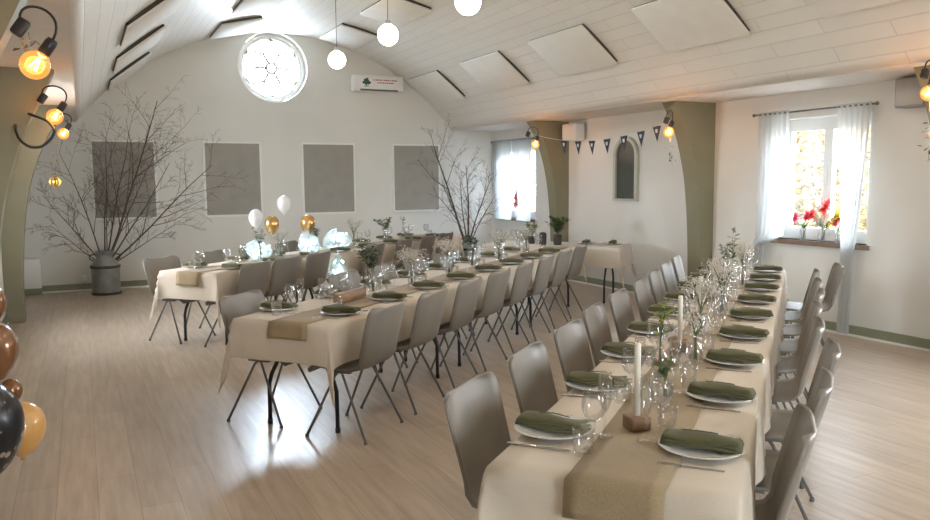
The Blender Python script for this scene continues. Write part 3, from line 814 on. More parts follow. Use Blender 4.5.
vase_bunch('greenery_vase', 'bushy green vase on the far half of the left-hand row', 'vase', W(9.75, -5.47, zt), 'bottle', H=.2, n=10, leaves=11, spread=.16, leafL=.07, leafM='leaf', seed=21)
vase_bunch('greenery_vase', 'slim vase with one tall green sprig below the last grey wall panel', 'vase', W(10.35, -5.5, zt), 'bottle', vh=.17, H=.2, n=2, leaves=12, spread=.04, leafL=.05, leafM='leaf', seed=22)
z4 = TOP + .0045
vase_bunch('potted_fern', 'bushy dark green fern in a dark pot on the cross table', 'plant', W(9.98, -2.98, z4), 'tumbler', vh=.14, vr=.06, H=.24, n=22, leaves=12, spread=.17, leafL=.075, leafM='leaf', vm='terracotta', group='plants on the cross table', seed=31, vname='pot')
vase_bunch('potted_plant', 'yellow green bushy plant in a dark pot on the cross table', 'plant', W(10.1, -3.38, z4), 'tumbler', vh=.10, vr=.055, H=.2, n=18, leaves=10, spread=.13, leafL=.06, leafM='leaf_lime', vm='terracotta', group='plants on the cross table', seed=32, vname='pot')
b = MB().lathe([(0, 0), (.045, 0), (.05, .01), (.05, .15), (.03, .17), (0, .17)], n=16)
tag(b.build('storage_jar', M['terracotta'], None, W(9.93, -3.17, z4)), 'dark cylindrical jar left of the fern on the cross table', 'jar')
for k, s in enumerate((-3.5, -3.6, -3.72, -3.82)):
    WG.put(W(9.9 + .08 * (k % 2), s, z4), 0, 'wine glass %s on the left end of the cross table' % ('innermost', 'second', 'third', 'outermost')[k], 'wine glasses')

# --- balloons
def balloon(name, label, c, r, m, ribbon_to=None, group=None, el=1.16):
    o = thing(name, label, 'balloon', c, rs.uniform(0, 6), group)
    prof = [(0, r * el)]
    for i in range(1, 20):
        ph = PI * i / 20; zz = math.cos(ph); rad = math.sin(ph) * r
        z = r * el * zz if zz > 0 else r * 1.3 * el * zz * (1 - .06 * math.sin(ph)); prof.append((rad * (1 - .10 * max(0, -zz) ** 2), z))
    prof += [(.006, -r * 1.3 * el - .003), (.013, -r * 1.3 * el - .016), (0, -r * 1.3 * el - .014)]
    MB().lathe(prof, n=28).build('skin', m, o)
    if ribbon_to:
        o.rotation_euler = (0, 0, 0)
        d = Vector(ribbon_to) - Vector(c); a = Vector((0, 0, -r * 1.3 * el - .014))
        MB().tube([a, a.lerp(d, .35) + Vector((.012, .0, 0)), a.lerp(d, .7) - Vector((.01, .0, 0)), d], .0016, 4).build('ribbon', M['cord'], o)
    return o
zb = zt
balloon('balloon', 'shiny gold balloon floating on the left above the left-hand table row', (1.959, 9.021, 1.125), .083, M['gold'], W(7.42, -5.56, zb), 'balloons over the left-hand row')
balloon('balloon', 'shiny gold balloon floating on the right above the left-hand table row', (2.501, 9.482, 1.10), .09, M['gold'], W(8.08, -5.58, zb), 'balloons over the left-hand row')
balloon('balloon', 'pearl white balloon at the left edge of the second wall panel', (1.745, 8.839, 1.215), .08, M['pearl'], W(7.2, -5.56, zb), 'balloons over the left-hand row')
balloon('balloon', 'pearl white balloon floating highest above the left-hand table row', (2.142, 9.176, 1.355), .08, M['pearl'], W(7.62, -5.58, zb), 'balloons over the left-hand row')
g = 'balloon cluster at the left edge'
def low(name, label, c, r, m): return balloon(name, label, c, r, m, None, g, 1.08)
low('balloon', 'caramel orange balloon lowest in the cluster at left edge', (-.325, 4.35, .41), .112, M['caramel'])
low('balloon', 'big black balloon with pale dots at the left edge', (-.49, 4.12, .50), .20, M['dotted'])
low('balloon', 'large copper brown balloon above the dotted black balloon', (-.43, 4.3, .82), .125, M['copper'])
low('balloon', 'dark copper balloon topmost in the cluster at left edge', (-.44, 4.42, 1.03), .085, M['copper'])
low('balloon', 'tiny dark brown balloon between the copper and dotted balloons', (-.345, 4.2, .63), .05, M['copper'])
low('balloon', 'caramel balloon resting on the floor under the cluster', (-.60, 4.3, .155), .11, M['caramel'])

# cool white fairy lights bunched in sheer tulle along the left-hand row
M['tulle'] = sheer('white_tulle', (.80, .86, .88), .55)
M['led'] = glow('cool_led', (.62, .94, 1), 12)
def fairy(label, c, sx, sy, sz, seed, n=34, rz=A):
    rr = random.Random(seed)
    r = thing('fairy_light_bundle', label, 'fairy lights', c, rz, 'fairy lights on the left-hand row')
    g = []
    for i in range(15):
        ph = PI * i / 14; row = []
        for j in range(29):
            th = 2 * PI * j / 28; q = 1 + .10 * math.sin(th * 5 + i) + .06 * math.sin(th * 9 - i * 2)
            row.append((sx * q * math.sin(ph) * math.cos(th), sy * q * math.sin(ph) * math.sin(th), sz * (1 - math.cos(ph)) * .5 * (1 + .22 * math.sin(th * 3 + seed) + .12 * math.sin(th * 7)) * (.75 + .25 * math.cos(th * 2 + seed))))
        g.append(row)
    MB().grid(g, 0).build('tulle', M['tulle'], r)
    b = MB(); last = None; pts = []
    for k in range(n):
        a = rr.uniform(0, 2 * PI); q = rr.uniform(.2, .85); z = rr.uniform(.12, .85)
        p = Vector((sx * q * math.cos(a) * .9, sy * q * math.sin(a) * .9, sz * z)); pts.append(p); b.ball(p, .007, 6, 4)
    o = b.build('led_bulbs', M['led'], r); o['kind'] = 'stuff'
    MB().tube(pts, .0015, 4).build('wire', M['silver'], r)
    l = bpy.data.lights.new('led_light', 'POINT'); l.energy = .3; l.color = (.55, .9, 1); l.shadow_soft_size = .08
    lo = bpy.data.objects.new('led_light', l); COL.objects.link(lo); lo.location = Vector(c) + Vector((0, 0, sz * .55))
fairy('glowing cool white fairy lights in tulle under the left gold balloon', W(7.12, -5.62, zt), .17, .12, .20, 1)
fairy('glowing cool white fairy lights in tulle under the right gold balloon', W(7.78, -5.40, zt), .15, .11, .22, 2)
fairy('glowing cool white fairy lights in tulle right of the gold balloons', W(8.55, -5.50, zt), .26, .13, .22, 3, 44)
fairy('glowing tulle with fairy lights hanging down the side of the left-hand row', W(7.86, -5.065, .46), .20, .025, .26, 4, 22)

# ------------------------------------------------------------------ wall and ceiling fittings
PX = [(.187, 1.043), (1.797, 2.65), (3.374, 4.244), (4.991, 5.847)]
for k, (a, b) in enumerate(PX):
    r = thing('acoustic_panel', 'grey fabric wall panel, %s on the end wall' % ('leftmost, behind the bare branches', 'second from left, right of the branches', 'third from left, between two balloons and sprig', 'rightmost, beside the tall twigs')[k], 'wall panel', ((a + b) / 2, YB, 1.09), 0, 'grey wall panels')
    wd = b - a; H = 1.14
    f = MB(); t = .03
    f.bbox(-wd / 2 - t, wd / 2 + t, -.045, -.001, H, H + t).bbox(-wd / 2 - t, wd / 2 + t, -.045, -.001, -t, 0).bbox(-wd / 2 - t, -wd / 2, -.045, -.001, 0, H).bbox(wd / 2, wd / 2 + t, -.045, -.001, 0, H)
    f.build('frame', M['white'], r)
    MB().bbox(-wd / 2, wd / 2, -.04, -.002, 0, H).build('fabric', M['fabric'], r)
# ceiling panels: flat boards hung just below the vault with a dark gap
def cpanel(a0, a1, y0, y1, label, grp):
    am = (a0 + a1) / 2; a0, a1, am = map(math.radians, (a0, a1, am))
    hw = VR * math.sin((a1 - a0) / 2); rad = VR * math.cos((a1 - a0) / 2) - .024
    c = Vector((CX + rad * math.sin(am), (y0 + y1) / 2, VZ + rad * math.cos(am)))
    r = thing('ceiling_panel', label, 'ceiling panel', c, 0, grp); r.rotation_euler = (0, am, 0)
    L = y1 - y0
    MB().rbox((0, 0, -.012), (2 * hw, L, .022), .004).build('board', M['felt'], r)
    f = MB(); d = .012                      # dark-coloured strips paint in the shade of the gap behind the board
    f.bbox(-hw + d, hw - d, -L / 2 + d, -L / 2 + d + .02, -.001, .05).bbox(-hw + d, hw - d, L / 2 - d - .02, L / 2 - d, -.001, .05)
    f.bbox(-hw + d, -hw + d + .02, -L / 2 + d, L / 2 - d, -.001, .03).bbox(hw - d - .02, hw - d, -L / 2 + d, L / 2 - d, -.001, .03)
    f.build('gap_shade', M['shadowgap'], r)
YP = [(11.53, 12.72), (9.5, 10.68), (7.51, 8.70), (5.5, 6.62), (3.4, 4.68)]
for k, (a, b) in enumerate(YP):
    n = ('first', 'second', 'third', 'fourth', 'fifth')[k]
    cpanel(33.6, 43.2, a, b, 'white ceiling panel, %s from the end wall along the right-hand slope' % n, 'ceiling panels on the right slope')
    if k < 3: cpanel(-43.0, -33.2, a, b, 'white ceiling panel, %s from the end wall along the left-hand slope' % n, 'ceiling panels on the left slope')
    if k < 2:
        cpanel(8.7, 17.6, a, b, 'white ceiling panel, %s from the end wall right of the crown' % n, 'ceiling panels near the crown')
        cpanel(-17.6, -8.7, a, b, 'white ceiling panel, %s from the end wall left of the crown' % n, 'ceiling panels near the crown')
# pendant globes
def vz(x): return VZ + math.sqrt(VR ** 2 - (x - CX) ** 2)
for k, (y, z) in enumerate(((9.895, 3.162), (8.037, 3.165), (6.109, 3.12))):
    r = thing('pendant_lamp', 'glowing opal globe lamp hanging %s' % ('farthest, beside the round window', 'second, right of the farthest globe', 'nearest, at the top edge of the photo')[k], 'pendant lamp', (3.05, y, z), 0, 'globe pendants')
    MB().ball((0, 0, 0), .112, 24, 16).build('globe', M['globe'], r)
    MB().lathe([(0, .155), (.028, .155), (.032, .12), (.04, .112)], n=16).build('cap', M['white'], r)
    MB().tube([(0, 0, .15), (0, 0, vz(3.05) - z - .02)], .004, 6).build('cord', M['vent'], r)
    MB().lathe([(0, 0), (.05, 0), (.055, -.03), (0, -.04)], (0, 0, vz(3.05) - z), 16).build('ceiling_rose', M['white'], r)
for y in (4.25, 2.4, .5):        # the row of pendants goes on behind the viewpoint
    ld = bpy.data.lights.new('pendant_light', 'POINT'); ld.energy = 19; ld.color = (1, .93, .80); ld.shadow_soft_size = .11
    lo = bpy.data.objects.new('pendant_light', ld); COL.objects.link(lo); lo.location = (3.05, y, 3.12)
# smoke detector on the crown
o = MB().lathe([(0, -.045), (.03, -.045), (.05, -.02), (.055, 0), (0, 0)], n=20).build('smoke_detector', M['vent'], None, (3.0, 10.0, vz(3.0) + .002)); tag(o, 'small round smoke detector on the ceiling crown', 'smoke detector')
# heat pump
r = thing('air_conditioner', 'white wall air conditioner with dark tree emblem right of round window', 'air conditioner', (4.68, YB, 3.13))
MB().rbox((0, -.10, .14), (.90, .198, .28), .03, 3).build('housing', M['white'], r)
MB().bbox(-.34, .34, -.203, -.19, .012, .04).build('air_outlet', M['vent'], r)
e = MB(); rr = random.Random(4)
for i in range(16):
    a = rr.uniform(0, 2 * PI); q = rr.uniform(0, 1); e.ball((-.23 + math.cos(a) * .085 * q, -.201, .165 + math.sin(a) * .042 * q), .024, 8, 6, sc3=(1, .12, 1))
e.bbox(-.237, -.223, -.204, -.198, .085, .15).bbox(-.27, -.19, -.204, -.198, .08, .09)
e.build('tree_emblem', M['logo'], r)
e = MB()
for i in range(12): e.bbox(-.10 + i * .036, -.10 + i * .036 + (.026 if i % 4 else .016), -.2045, -.198, .185, .207)
e.build('emblem_lettering', M['logored'], r)
e = MB()
for i in range(9): e.bbox(-.03 + i * .034, -.03 + i * .034 + .024, -.2045, -.198, .143, .16)
e.build('emblem_lettering', M['vent'], r)
# heater by the left corner
r = thing('panel_heater', 'white panel heater on the end wall behind the left rib', 'heater', (-.70, YB - .06, 0))
MB().rbox((0, 0, .30), (.24, .10, .46), .03, 3).build('body', M['white'], r)
MB().rbox((0, 0, .045), (.24, .10, .088), .01).build('base', M['skirt'], r)
o = MB().rbox((-.02, YB - .021, .19), (.09, .04, .09), .008).build('wall_socket', M['white']); tag(o, 'small pale wall socket left of the milk can', 'socket')
# loudspeakers
def spk(label, y, z, w_, h, m, m2):
    r = thing('wall_speaker', label, 'speaker', (XR, y, z), 0, 'wall speakers')
    MB().rbox((-.13, 0, 0), (.18, w_, h), .02, 3).build('cabinet', m, r)
    MB().rbox((-.222, 0, 0), (.012, w_ - .04, h - .04), .005).build('grille', m2, r)
    MB().bbox(-.06, -.001, -.04, .04, -.05, .05).build('bracket', M['black'], r)
spk('white loudspeaker on the right wall beside the far olive rib', 10.1, 2.33, .36, .25, M['white'], M['felt'])
spk('grey loudspeaker high on the right wall beside the window', 4.62, 2.365, .30, .27, M['speaker'], M['grille'])
# arched dark pane on the right wall
r = thing('arched_wall_panel', 'arched dark green glass panel in a pale frame on the right wall', 'arched panel', (XR, 8.93, 1.30))
def arch(hw, H, n=16): return [(-hw, 0), (hw, 0)] + [(hw * math.cos(PI * k / n), H - hw + hw * math.sin(PI * k / n)) for k in range(n + 1)]
f = MB(); po = arch(.265, .90); pi_ = arch(.215, .85)
n = len(po); vs = []
for x in (-.055, -.002): vs += [(x, y, z) for y, z in po] + [(x, y, z + (.03 if i < 2 else 0)) for i, (y, z) in enumerate(pi_)]
fs = []
for i in range(n):
    j = (i + 1) % n; q = 2 * n
    fs += [(i, j, n + j, n + i), (q + i, q + n + i, q + n + j, q + j), (i, q + i, q + j, j), (n + i, n + j, q + n + j, q + n + i)]
f.add(vs, fs); f.build('frame', M['paleframe'], r)
MB().poly([(-.02, y, z + (.03 if i < 2 else 0)) for i, (y, z) in enumerate(pi_)], (.015, 0, 0)).build('glass_pane', M['darkpane'], r)

# curtains
def rod(label, y0, y1, z):
    r = thing('curtain_rod', label, 'curtain rod', (XR - .09, (y0 + y1) / 2, z), 0, 'curtain rods'); h = (y1 - y0) / 2
    MB().tube([(0, -h, 0), (0, h, 0)], .010, 8).build('rod', M['leg'], r)
    for s in (-1, 1):
        MB().ball((0, s * h, 0), .02, 10, 8).build('finial', M['leg'], r)
        MB().box((.045, s * (h - .16), 0), (.09, .014, .02)).build('bracket', M['leg'], r)
def curtain(label, prof, waves, m, grp, x=XR - .09):
    """prof: list of (z, y0, y1)"""
    g = []; n = 44
    zs = []
    for (za, a0, a1), (zb_, b0, b1) in zip(prof, prof[1:]):
        k = max(2, int((za - zb_) / .09))
        zs += [(za + (zb_ - za) * i / k, a0 + (b0 - a0) * i / k, a1 + (b1 - a1) * i / k) for i in range(k)]
    zs.append(prof[-1])
    for z, a, b in zs:
        row = []
        for j in range(n + 1):
            u = j / n; amp = min(.03, .010 + .010 / max(.1, abs(b - a)))
            row.append((x + amp * math.sin(u * waves * 2 * PI + .4 * math.sin(z * 2)), a + (b - a) * (u + .006 * math.sin(z * 5 + u * 9)), z))
        g.append(row)
    o = MB().grid(g, 0).build('sheer_curtain', m); tag(o, label, 'curtain', grp)
rod('slim curtain rod above the near right-hand window', 5.03, 6.55, 2.305)
curtain('sheer white curtain left of the near window, tied narrow below the sill', [(2.33, 6.47, 6.06), (1.6, 6.46, 6.02), (.98, 6.48, 6.10), (.86, 6.50, 6.36), (.05, 6.50, 6.38)], 6, M['sheer'], 'curtains at the near window')
curtain('sheer white curtain right of the near window, gathered narrow to the floor', [(2.33, 5.46, 5.08), (1.9, 5.43, 5.10), (1.2, 5.38, 5.17), (.85, 5.36, 5.22), (.03, 5.37, 5.24)], 6, M['sheer'], 'curtains at the near window')
rod('slim curtain rod above the far corner window', 11.33, 12.83, 2.305)
curtain('sheer white curtain on the left of the far corner window', [(2.33, 12.78, 12.1), (.9, 12.74, 12.12)], 7, M['sheer2'], 'curtains at the far window')
curtain('sheer white curtain on the right of the far corner window', [(2.33, 12.06, 11.40), (.9, 11.92, 11.46)], 7, M['sheer2'], 'curtains at the far window')
o = MB().rbox((XR - .012, 6.52, .955), (.022, .05, .05), .008).build('curtain_hook', M['leg']); tag(o, 'small dark curtain holdback at the lower left of near window', 'curtain hook')

# flowers on the sills
def flower_vase(label, loc, heads, vh=.15, vr=.035, seed=0):
    rr = random.Random(seed)
    r = thing('flower_vase', label, 'flowers', loc, 0, 'flowers on the sills')
    MB().lathe([(0, .002), (vr, 0), (vr * 1.02, .01), (vr * .9, vh * .7), (vr * 1.05, vh), (vr * .95, vh), (vr * .82, vh * .7), (vr * .9, .012), (0, .012)], n=18).build('vase', M['glass'], r)
    st = MB(); lf = MB()
    for (dx, dy, dz, R, m) in heads:
        R *= 1.25; h = Vector((dx, dy, dz))
        st.tube([(dx * .1, dy * .1, .015), (dx * .3, dy * .3, vh), h], .003, 5)
        p = MB()
        for ringi, (tilt, L) in enumerate(((.15, R), (.6, R * .8), (1.1, R * .55))):
            for k in range(11):
                a = 2 * PI * (k + .4 * ringi) / 11
                dvec = Vector((-.75, 0, .35)).normalized(); u = dvec.orthogonal().normalized(); v_ = dvec.cross(u)
                p.leaf(h, (u * math.cos(a) + v_ * math.sin(a)) * math.cos(tilt) + dvec * math.sin(tilt), L, L * .5)
        p.ball(h, R * .25, 8, 6)
        p.build('flower_head', M[m], r)
        for k in range(3):
            a = rr.uniform(0, 6.28); lf.leaf((dx * .3, dy * .3, vh * rr.uniform(.8, 1.1)), (math.cos(a), math.sin(a), .7), .09, .03)
    st.build('stems', M['stem'], r); lf.build('leaves', M['leaf'], r)
SX = XR + .06
flower_vase('glass vase with big red and yellow blooms in the middle of the near window sill', (SX, 5.72, WZ0), [(-.02, -.06, .36, .085, 'red'), (0, -.19, .27, .085, 'yellow'), (.0, -.13, .21, .06, 'yellow')], .16, .04, 1)
flower_vase('glass vase with crimson blooms on the left of the near window sill', (SX, 5.96, WZ0), [(-.02, .08, .24, .06, 'pink'), (0, -.05, .26, .06, 'pink'), (-.02, -.13, .28, .055, 'red')], .14, .035, 2)
flower_vase('small glass vase with one crimson bloom by the right curtain of near window', (SX, 5.52, WZ0), [(-.02, -.0, .22, .06, 'pink')], .13, .03, 3)
flower_vase('glass vase with a red bloom on the far corner window sill', (XR - .02, 11.92, WZ0), [(-.04, .0, .30, .12, 'red'), (-.04, .02, .43, .09, 'red')], .15, .04, 4)

# ------------------------------------------------------------------ hanging bulbs at the ribs
def bulb(label, c, clamp, tilt):
    r = thing('hanging_bulb', label, 'light bulb', c, 0, 'globe bulbs hanging from the ribs')
    R = .062; cl = Vector(clamp) - Vector(c); s = 1 if cl.x > 0 else -1
    g = MB(); prof = [(0, -R)]
    for i in range(1, 15):
        ph = PI - PI * i / 16 * .93; prof.append((R * math.sin(ph), R * math.cos(ph)))
    prof += [(.026, R * .98), (.022, R * 1.15)]
    g.lathe(prof, n=24).build('globe', M['amber'], r)
    f = MB()
    for k in range(5):
        a = 2 * PI * k / 5; f.tube([(.004 * math.cos(a), .004 * math.sin(a), .035), (.018 * math.cos(a), .018 * math.sin(a), -.02), (.006 * math.cos(a + .6), .006 * math.sin(a + .6), .03)], .0018, 4)
    f.build('filament', M['filament'], r)
    MB().lathe([(0, R + .075), (.022, R + .075), (.026, R + .06), (.027, R), (.022, R - .004)], n=16).build('socket', M['black'], r)
    r.rotation_euler = (0, tilt, 0)
    cl = Matrix.Rotation(-tilt, 3, 'Y') @ cl
    upw = Matrix.Rotation(-tilt, 3, 'Y') @ Vector((0, 0, 1))
    p0 = Vector((0, 0, R + .075)); p1 = p0 + Vector((0, 0, .13)) + upw * .03; p2 = cl + upw * .14; p3 = cl + upw * .04
    pts = [p0 * (1 - t) ** 3 + p1 * 3 * t * (1 - t) ** 2 + p2 * 3 * t * t * (1 - t) + p3 * t ** 3 for t in [i / 14 for i in range(15)]]
    MB().tube(pts, .006, 6).build('cable', M['black'], r)
    MB().rbox(cl, (.055, .045, .08), .01).build('clamp', M['black'], r)
    return r
BL = [('amber globe bulb, largest, at the upper left corner of the photo', (-.15, 3.95, 2.12), (-.20, 4.02, 2.29)),
      ('amber globe bulb, second from the camera on the left ribs', (-.15, 7.0, 2.13), (-.23, 7.02, 2.27)),
      ('amber globe bulb, farthest on the left ribs', (-.14, 10.0, 2.17), (-.22, 10.15, 2.30)),
      ('amber globe bulb on the far right rib above the bunting', (6.09, 10.0, 2.13), (6.16, 10.33, 2.30)),
      ('amber globe bulb on the middle right rib at the end of the bunting', (6.03, 7.0, 2.13), (6.15, 7.18, 2.28)),
      ('amber globe bulb at the right edge of the photo', (6.07, 4.0, 2.26), (6.1, 4.06, 2.42))]
for lab, c, cl in BL:
    bulb(lab, c, cl, math.radians(34 if c[0] < 3 else 20))
    ld = bpy.data.lights.new('bulb_light', 'POINT'); ld.energy = 1.5 if c[0] < 3 else 3.2; ld.color = (1, .50, .18); ld.shadow_soft_size = .05
    lo = bpy.data.objects.new('bulb_light', ld); COL.objects.link(lo); lo.location = (c[0], c[1], c[2])
# dark cable slung in a loop on the near left rib
pts = [(-.43, 7.15, 2.07), (-.425, 7.0, 2.02), (-.40, 6.90, 1.94), (-.33, 6.86, 1.88), (-.25, 6.86, 1.885), (-.18, 6.88, 1.95), (-.15, 6.92, 2.02), (-.20, 7.02, 2.10), (-.34, 7.15, 2.16)]
sp = []
for i in range(len(pts) - 1):
    for k in range(4): sp.append(Vector(pts[i]).lerp(Vector(pts[i + 1]), k / 4))
sp.append(Vector(pts[-1]))
for _ in range(2): sp = [sp[0]] + [(sp[i - 1] + sp[i] * 2 + sp[i + 1]) / 4 for i in range(1, len(sp) - 1)] + [sp[-1]]
o = MB().tube(sp, .011, 8).build('cable_loop', M['black']); tag(o, 'dark cable hanging in a loop on the left rib', 'cable')
# foil ornaments under the bulbs
def ornament(label, c, top, m, ball=True, n=7, seed=0):
    rr = random.Random(seed)
    r = thing('hanging_ornament', label, 'ornament', c, 0, 'ornaments hanging under the bulbs')
    d = Vector(top) - Vector(c)
    MB().tube([(0, 0, .03), d], .0015, 4).build('thread', M['silver'], r)
    b = MB()
    if ball:
        for k in range(5):
            a = PI * k / 5
            pts = [(.058 * math.cos(a) * math.sin(th), .058 * math.sin(a) * math.sin(th), .058 * math.cos(th)) for th in [2 * PI * i / 20 for i in range(21)]]
            b.tube(pts, .007, 6)
        b.ball((0, 0, 0), .03, 10, 8)
    for k in range(n):
        p = d * rr.uniform(.08, .75) + Vector((rr.uniform(-.05, .05), rr.uniform(-.03, .03), 0)); f = MB(); f.leaf(p, (rr.uniform(-1, 1), rr.uniform(-1, 1), rr.uniform(-1, .3)), .05, .028); f.build('foil_leaf', m, r)
    if ball: b.build('foil_ball', m, r)
ornament('gold foil ball hanging beside the left rib', (-.25, 10.0, 1.63), (-.20, 10.0, 2.1), M['brass'], True, 7, 1)
ornament('silver foil leaves hanging from the middle right rib', (6.09, 7.0, 1.72), (6.05, 7.0, 2.07), M['silver'], False, 14, 2)
ornament('gold foil leaves hanging at the right edge of the photo', (6.11, 4.0, 1.70), (6.09, 4.0, 2.2), M['brass'], False, 14, 3)
ornament('silver foil drops hanging from the upper left clamp', (-.16, 3.98, 2.17), (-.17, 4.0, 2.27), M['silver'], False, 8, 4)
# bunting
r = thing('bunting', 'string of dark triangular flags between the two right-hand ribs', 'bunting', (6.13, 8.7, 2.2))
E0, E1 = Vector((0, 1.48, .10)), Vector((0, -1.50, .05))
def sag(t): return E0.lerp(E1, t) + Vector((0, 0, -.62 * t * (1 - t)))
MB().tube([sag(i / 24) for i in range(25)], .004, 5).build('cord', M['cord'], r)
for k, y in enumerate((9.3, 8.95, 8.63, 8.3, 7.95, 7.62, 7.33)):
    t = (10.18 - y) / 2.98; p = sag(t); f = MB()
    a, b = p + Vector((0, .075, 0)), p + Vector((0, -.075, 0)); c = p + Vector((.012, 0, -.185))
    f.poly([a, b, c], (.004, 0, 0), 0)
    q = p + Vector((-.001, 0, -.06)); f.poly([q + Vector((0, .022, .022)), q + Vector((0, -.022, .022)), q + Vector((.003, -.015, -.022)), q + Vector((.003, .015, -.022))], (-.002, 0, 0), 1)
    f.build('flag', [M['flag'], M['flagw']], r)

# ------------------------------------------------------------------ bare twig arrangements
def twigs(root, base, stems, seed, name='branches', xmax=3):
    rr = random.Random(seed); b = MB()
    def grow(p, d, L, rad, lvl):
        n = 5 if lvl < 2 else 3; pts = [p]; rads = [rad]; q = p.copy(); dd = d.copy()
        for i in range(n):
            w = .05 if lvl == 0 else .10
            dd = (dd + Vector((rr.gauss(0, w), rr.gauss(0, w), rr.gauss(0, w)))).normalized()
            q = q + dd * L / n; q.y = min(q.y, .46); q.x = min(q.x, xmax); pts.append(q.copy()); rads.append(max(.0013, rad * (1 - .72 * (i + 1) / n)))
        b.tube(pts, rads, 6 if lvl == 0 else 4, cap=False)
        if lvl >= 3: return
        kids = (9, 6, 4)[lvl]
        for k in range(kids):
            f = .25 + .75 * (k + rr.random()) / kids; i = min(n - 1, int(f * n)); pp = pts[i].lerp(pts[i + 1], f * n - i)
            seg = (pts[i + 1] - pts[i]).normalized(); perp = seg.orthogonal().normalized(); perp.rotate(Matrix.Rotation(rr.uniform(0, 2 * PI), 3, seg))
            ang = math.radians(rr.uniform(25, 52)); nd = (seg * math.cos(ang) + perp * math.sin(ang)).normalized()
            grow(pp, nd, L * rr.uniform(.26, .46) * (1.1 - .35 * f), max(.0015, rads[i] * .5), lvl + 1)
    for (dx, dy, dz, L, rad) in stems: grow(Vector(base), Vector((dx, dy, dz)).normalized(), L, rad, 0)
    return b.build(name, M['bark'], root)
def milkcan(root, s=1):
    MB().lathe([(0, .0), (.185 * s, .0), (.19 * s, .02), (.195 * s, .40), (.19 * s, .43), (.15 * s, .49), (.115 * s, .52), (.115 * s, .60), (.13 * s, .615), (.135 * s, .635), (.12 * s, .635), (.105 * s, .60), (.105 * s, .53), (.16 * s, .45), (.178 * s, .40), (.175 * s, .03), (0, .03)], n=36).build('can_body', M['zinc'], root)
    MB().lathe([(.197 * s, .385), (.204 * s, .385), (.204 * s, .425), (.197 * s, .425)], n=36).build('upper_band', M['rust'], root)
    MB().lathe([(.186 * s, .0), (.2 * s, .0), (.2 * s, .035), (.19 * s, .035)], n=36).build('lower_band', M['rust'], root)
    for sx in (-1, 1):
        MB().tube([(sx * .15 * s, 0, .49), (sx * .20 * s, 0, .52), (sx * .205 * s, 0, .57), (sx * .12 * s, 0, .59)], .010, 6).build('handle', M['rust'], root)
r = thing('twig_arrangement', 'spreading bare branches in a galvanised milk can, left of the end wall', 'branches', (.27, 12.45, 0), .3)
milkcan(r)
r.rotation_euler = (0, 0, 0)
twigs(r, (0, 0, .38), [(.47, -.08, 1, 2.55, .020), (1.10, -.12, 1, 2.15, .017), (.22, -.05, 1, 2.0, .015), (.0, -.12, 1, 1.9, .014), (-.22, -.02, 1, 1.75, .012), (-.60, -.15, 1, 1.3, .011), (.75, -.25, 1, 1.8, .013), (.36, -.22, 1, 1.9, .012), (.10, .02, 1, 1.4, .010), (1.2, -.2, .62, 1.25, .010), (-.95, -.15, .9, .95, .009)], 5)
r = thing('twig_arrangement', 'narrow bare branches standing in the far corner beside the window', 'branches', (6.1, 12.3, 0))
milkcan(r, .8)
twigs(r, (0, 0, .38), [(-.36, -.02, 1, 1.95, .024), (-.06, -.08, 1, 1.5, .018), (.20, -.05, 1, 1.35, .016), (.30, -.12, 1, 1.1, .013), (-.16, -.16, 1, 1.3, .013)], 9, xmax=.78)

# ------------------------------------------------------------------ outdoors seen through the windows
g = MB().bbox(-40, 50, -40, 60, -.5, -.4); o = g.build('ground_outside', M['grass']); o['kind'] = 'structure'
def bush(label, x, y, rx, ry, h, m, seed, n=11000):
    rr = random.Random(seed)
    r = thing('garden_shrub', label, 'shrub', (x, y, -.4), 0, 'shrubs outside the windows')
    b = MB()
    for i in range(n):
        th, ph = rr.uniform(0, 2 * PI), math.acos(rr.uniform(-1, 1)); q = rr.uniform(.55, 1)
        p = Vector((rx * q * math.sin(ph) * math.cos(th), ry * q * math.sin(ph) * math.sin(th), h * .5 + h * .5 * q * math.cos(ph)))
        b.leaf(p, (rr.uniform(-1, 1), rr.uniform(-1, 1), rr.uniform(-.6, .8)), .13, .08)
    b.build('foliage', M[m], r)
    t = MB()
    for k in range(5): t.tube([(0, 0, 0), (rr.uniform(-.5, .5) * rx, rr.uniform(-.5, .5) * ry, h * .6)], [.05, .02], 6)
    t.build('stems', M['bark'], r)
bush('ochre autumn shrub outside the near right-hand window', 9.8, 7.9, 1.3, 1.5, 3.6, 'autumn', 1)
bush('tall ochre hedge behind the shrubs outside the near window', 13.2, 9.6, 1.5, 4.6, 4.6, 'autumn', 5, 16000)
bush('added ochre hedge dimming the sky behind the far corner window', 9.9, 17.3, 1.2, 2.6, 4.4, 'autumn2', 6, 12000)  # hedge put in to tone down the sky in this window
bush('yellow green shrub outside the near right-hand window', 9.6, 10.75, 1.2, 1.3, 2.3, 'autumn2', 2)

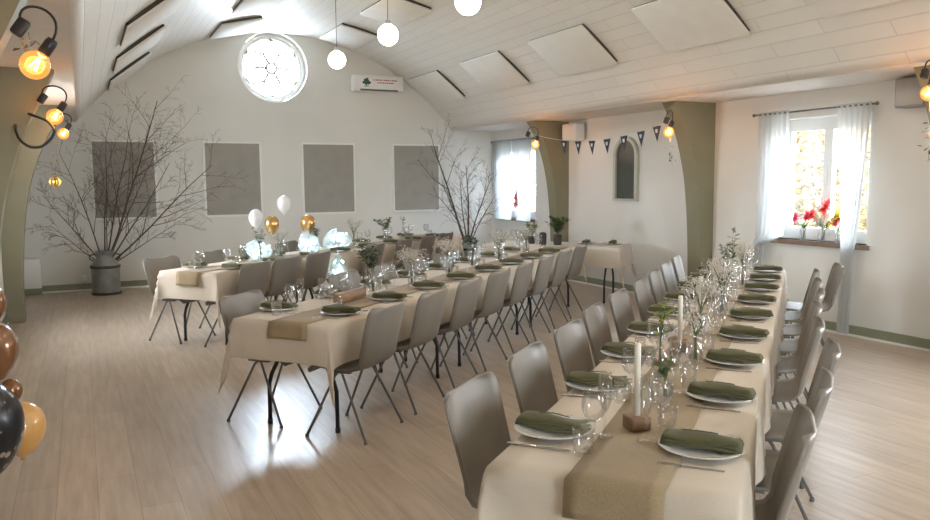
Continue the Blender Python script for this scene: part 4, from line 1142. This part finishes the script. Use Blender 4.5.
# ------------------------------------------------------------------ light
wd = bpy.data.worlds.new('sky'); sc.world = wd; wd.use_nodes = True
nt = wd.node_tree; nt.nodes.clear(); ow = nt.nodes.new('ShaderNodeOutputWorld'); bg = nt.nodes.new('ShaderNodeBackground')
bg.inputs[0].default_value = (.72, .86, 1, 1); bg.inputs[1].default_value = 34.0; nt.links.new(bg.outputs[0], ow.inputs[0])
def area(name, loc, rot, sx, sy, power, col=(1, 1, 1), portal=False):
    l = bpy.data.lights.new(name, 'AREA'); l.shape = 'RECTANGLE'; l.size = sx; l.size_y = sy; l.energy = power; l.color = col
    if portal: l.cycles.is_portal = True
    o = bpy.data.objects.new(name, l); COL.objects.link(o); o.location = loc; o.rotation_euler = rot
    return o
DAY = (1, .90, .78)
for k, (a, b) in enumerate(RW):
    area('daylight_right', (XR + .34, (a + b) / 2, (WZ0 + WZ1) / 2), (0, PI / 2, 0), WZ1 - WZ0, b - a, 1, DAY, True)
    if k > 1: area('window_light', (XR + .36, (a + b) / 2, (WZ0 + WZ1) / 2), (0, PI / 2, 0), WZ1 - WZ0, b - a, 90, (1, .92, .82))
for k, (a, b) in enumerate(LW):
    area('daylight_left', (XL - .34, (a + b) / 2, (WZ0 + WZ1) / 2), (0, -PI / 2, 0), WZ1 - WZ0, b - a, 1, DAY, True)
    area('window_light', (XL - .36, (a + b) / 2, (WZ0 + WZ1) / 2), (0, -PI / 2, 0), WZ1 - WZ0, b - a, 70, DAY)
area('daylight_rose', (RC[0], YB + .34, RC[1]), (-PI / 2, 0, 0), 1.13, 1.13, 1, DAY, True)
area('daylight_front', (2.8, YF - .32, 1.65), (PI / 2, 0, 0), 1.6, 1.5, 1, DAY, True)
area('window_light', (2.8, YF - .36, 1.65), (PI / 2, 0, 0), 1.6, 1.5, 50, (1, .90, .78))
area('window_light', (RC[0], YB + .62, RC[1] + .1), (-PI / 2 + .5, 0, 0), 1.2, 1.2, 190, (.70, .84, 1))
for a, b in RW[:2]:      # lamps added out of view above these windows to strengthen the daylight
    area('added_sky_lamp', (XR + 1.15, (a + b) / 2, 3.3), (0, math.radians(62), 0), 1.6, 1.8, 420, (.66, .82, 1))

# ------------------------------------------------------------------ camera
cam = bpy.data.cameras.new('camera'); co = bpy.data.objects.new('camera', cam); COL.objects.link(co); sc.camera = co
yaw, pitch, roll = math.radians(26.1623), math.radians(5.8008), math.radians(-.48356)
fw = Vector((math.sin(yaw) * math.cos(pitch), math.cos(yaw) * math.cos(pitch), -math.sin(pitch)))
rt = Vector((math.cos(yaw), -math.sin(yaw), 0)); up = rt.cross(fw)
r2 = rt * math.cos(roll) + up * math.sin(roll); u2 = -rt * math.sin(roll) + up * math.cos(roll)
co.matrix_world = Matrix(((r2.x, u2.x, -fw.x, 0), (r2.y, u2.y, -fw.y, 0), (r2.z, u2.z, -fw.z, 1.6), (0, 0, 0, 1)))
cam.sensor_width = 36; cam.lens = 36 * 778.41 / 930; cam.clip_start = .05; cam.clip_end = 200
sc.view_settings.view_transform = 'Standard'; sc.view_settings.look = 'None'; sc.view_settings.gamma = 1
sc.view_settings.exposure = .63
sc.cycles.use_denoising = True
sc.cycles.max_bounces = 10; sc.cycles.diffuse_bounces = 6; sc.cycles.transparent_max_bounces = 24
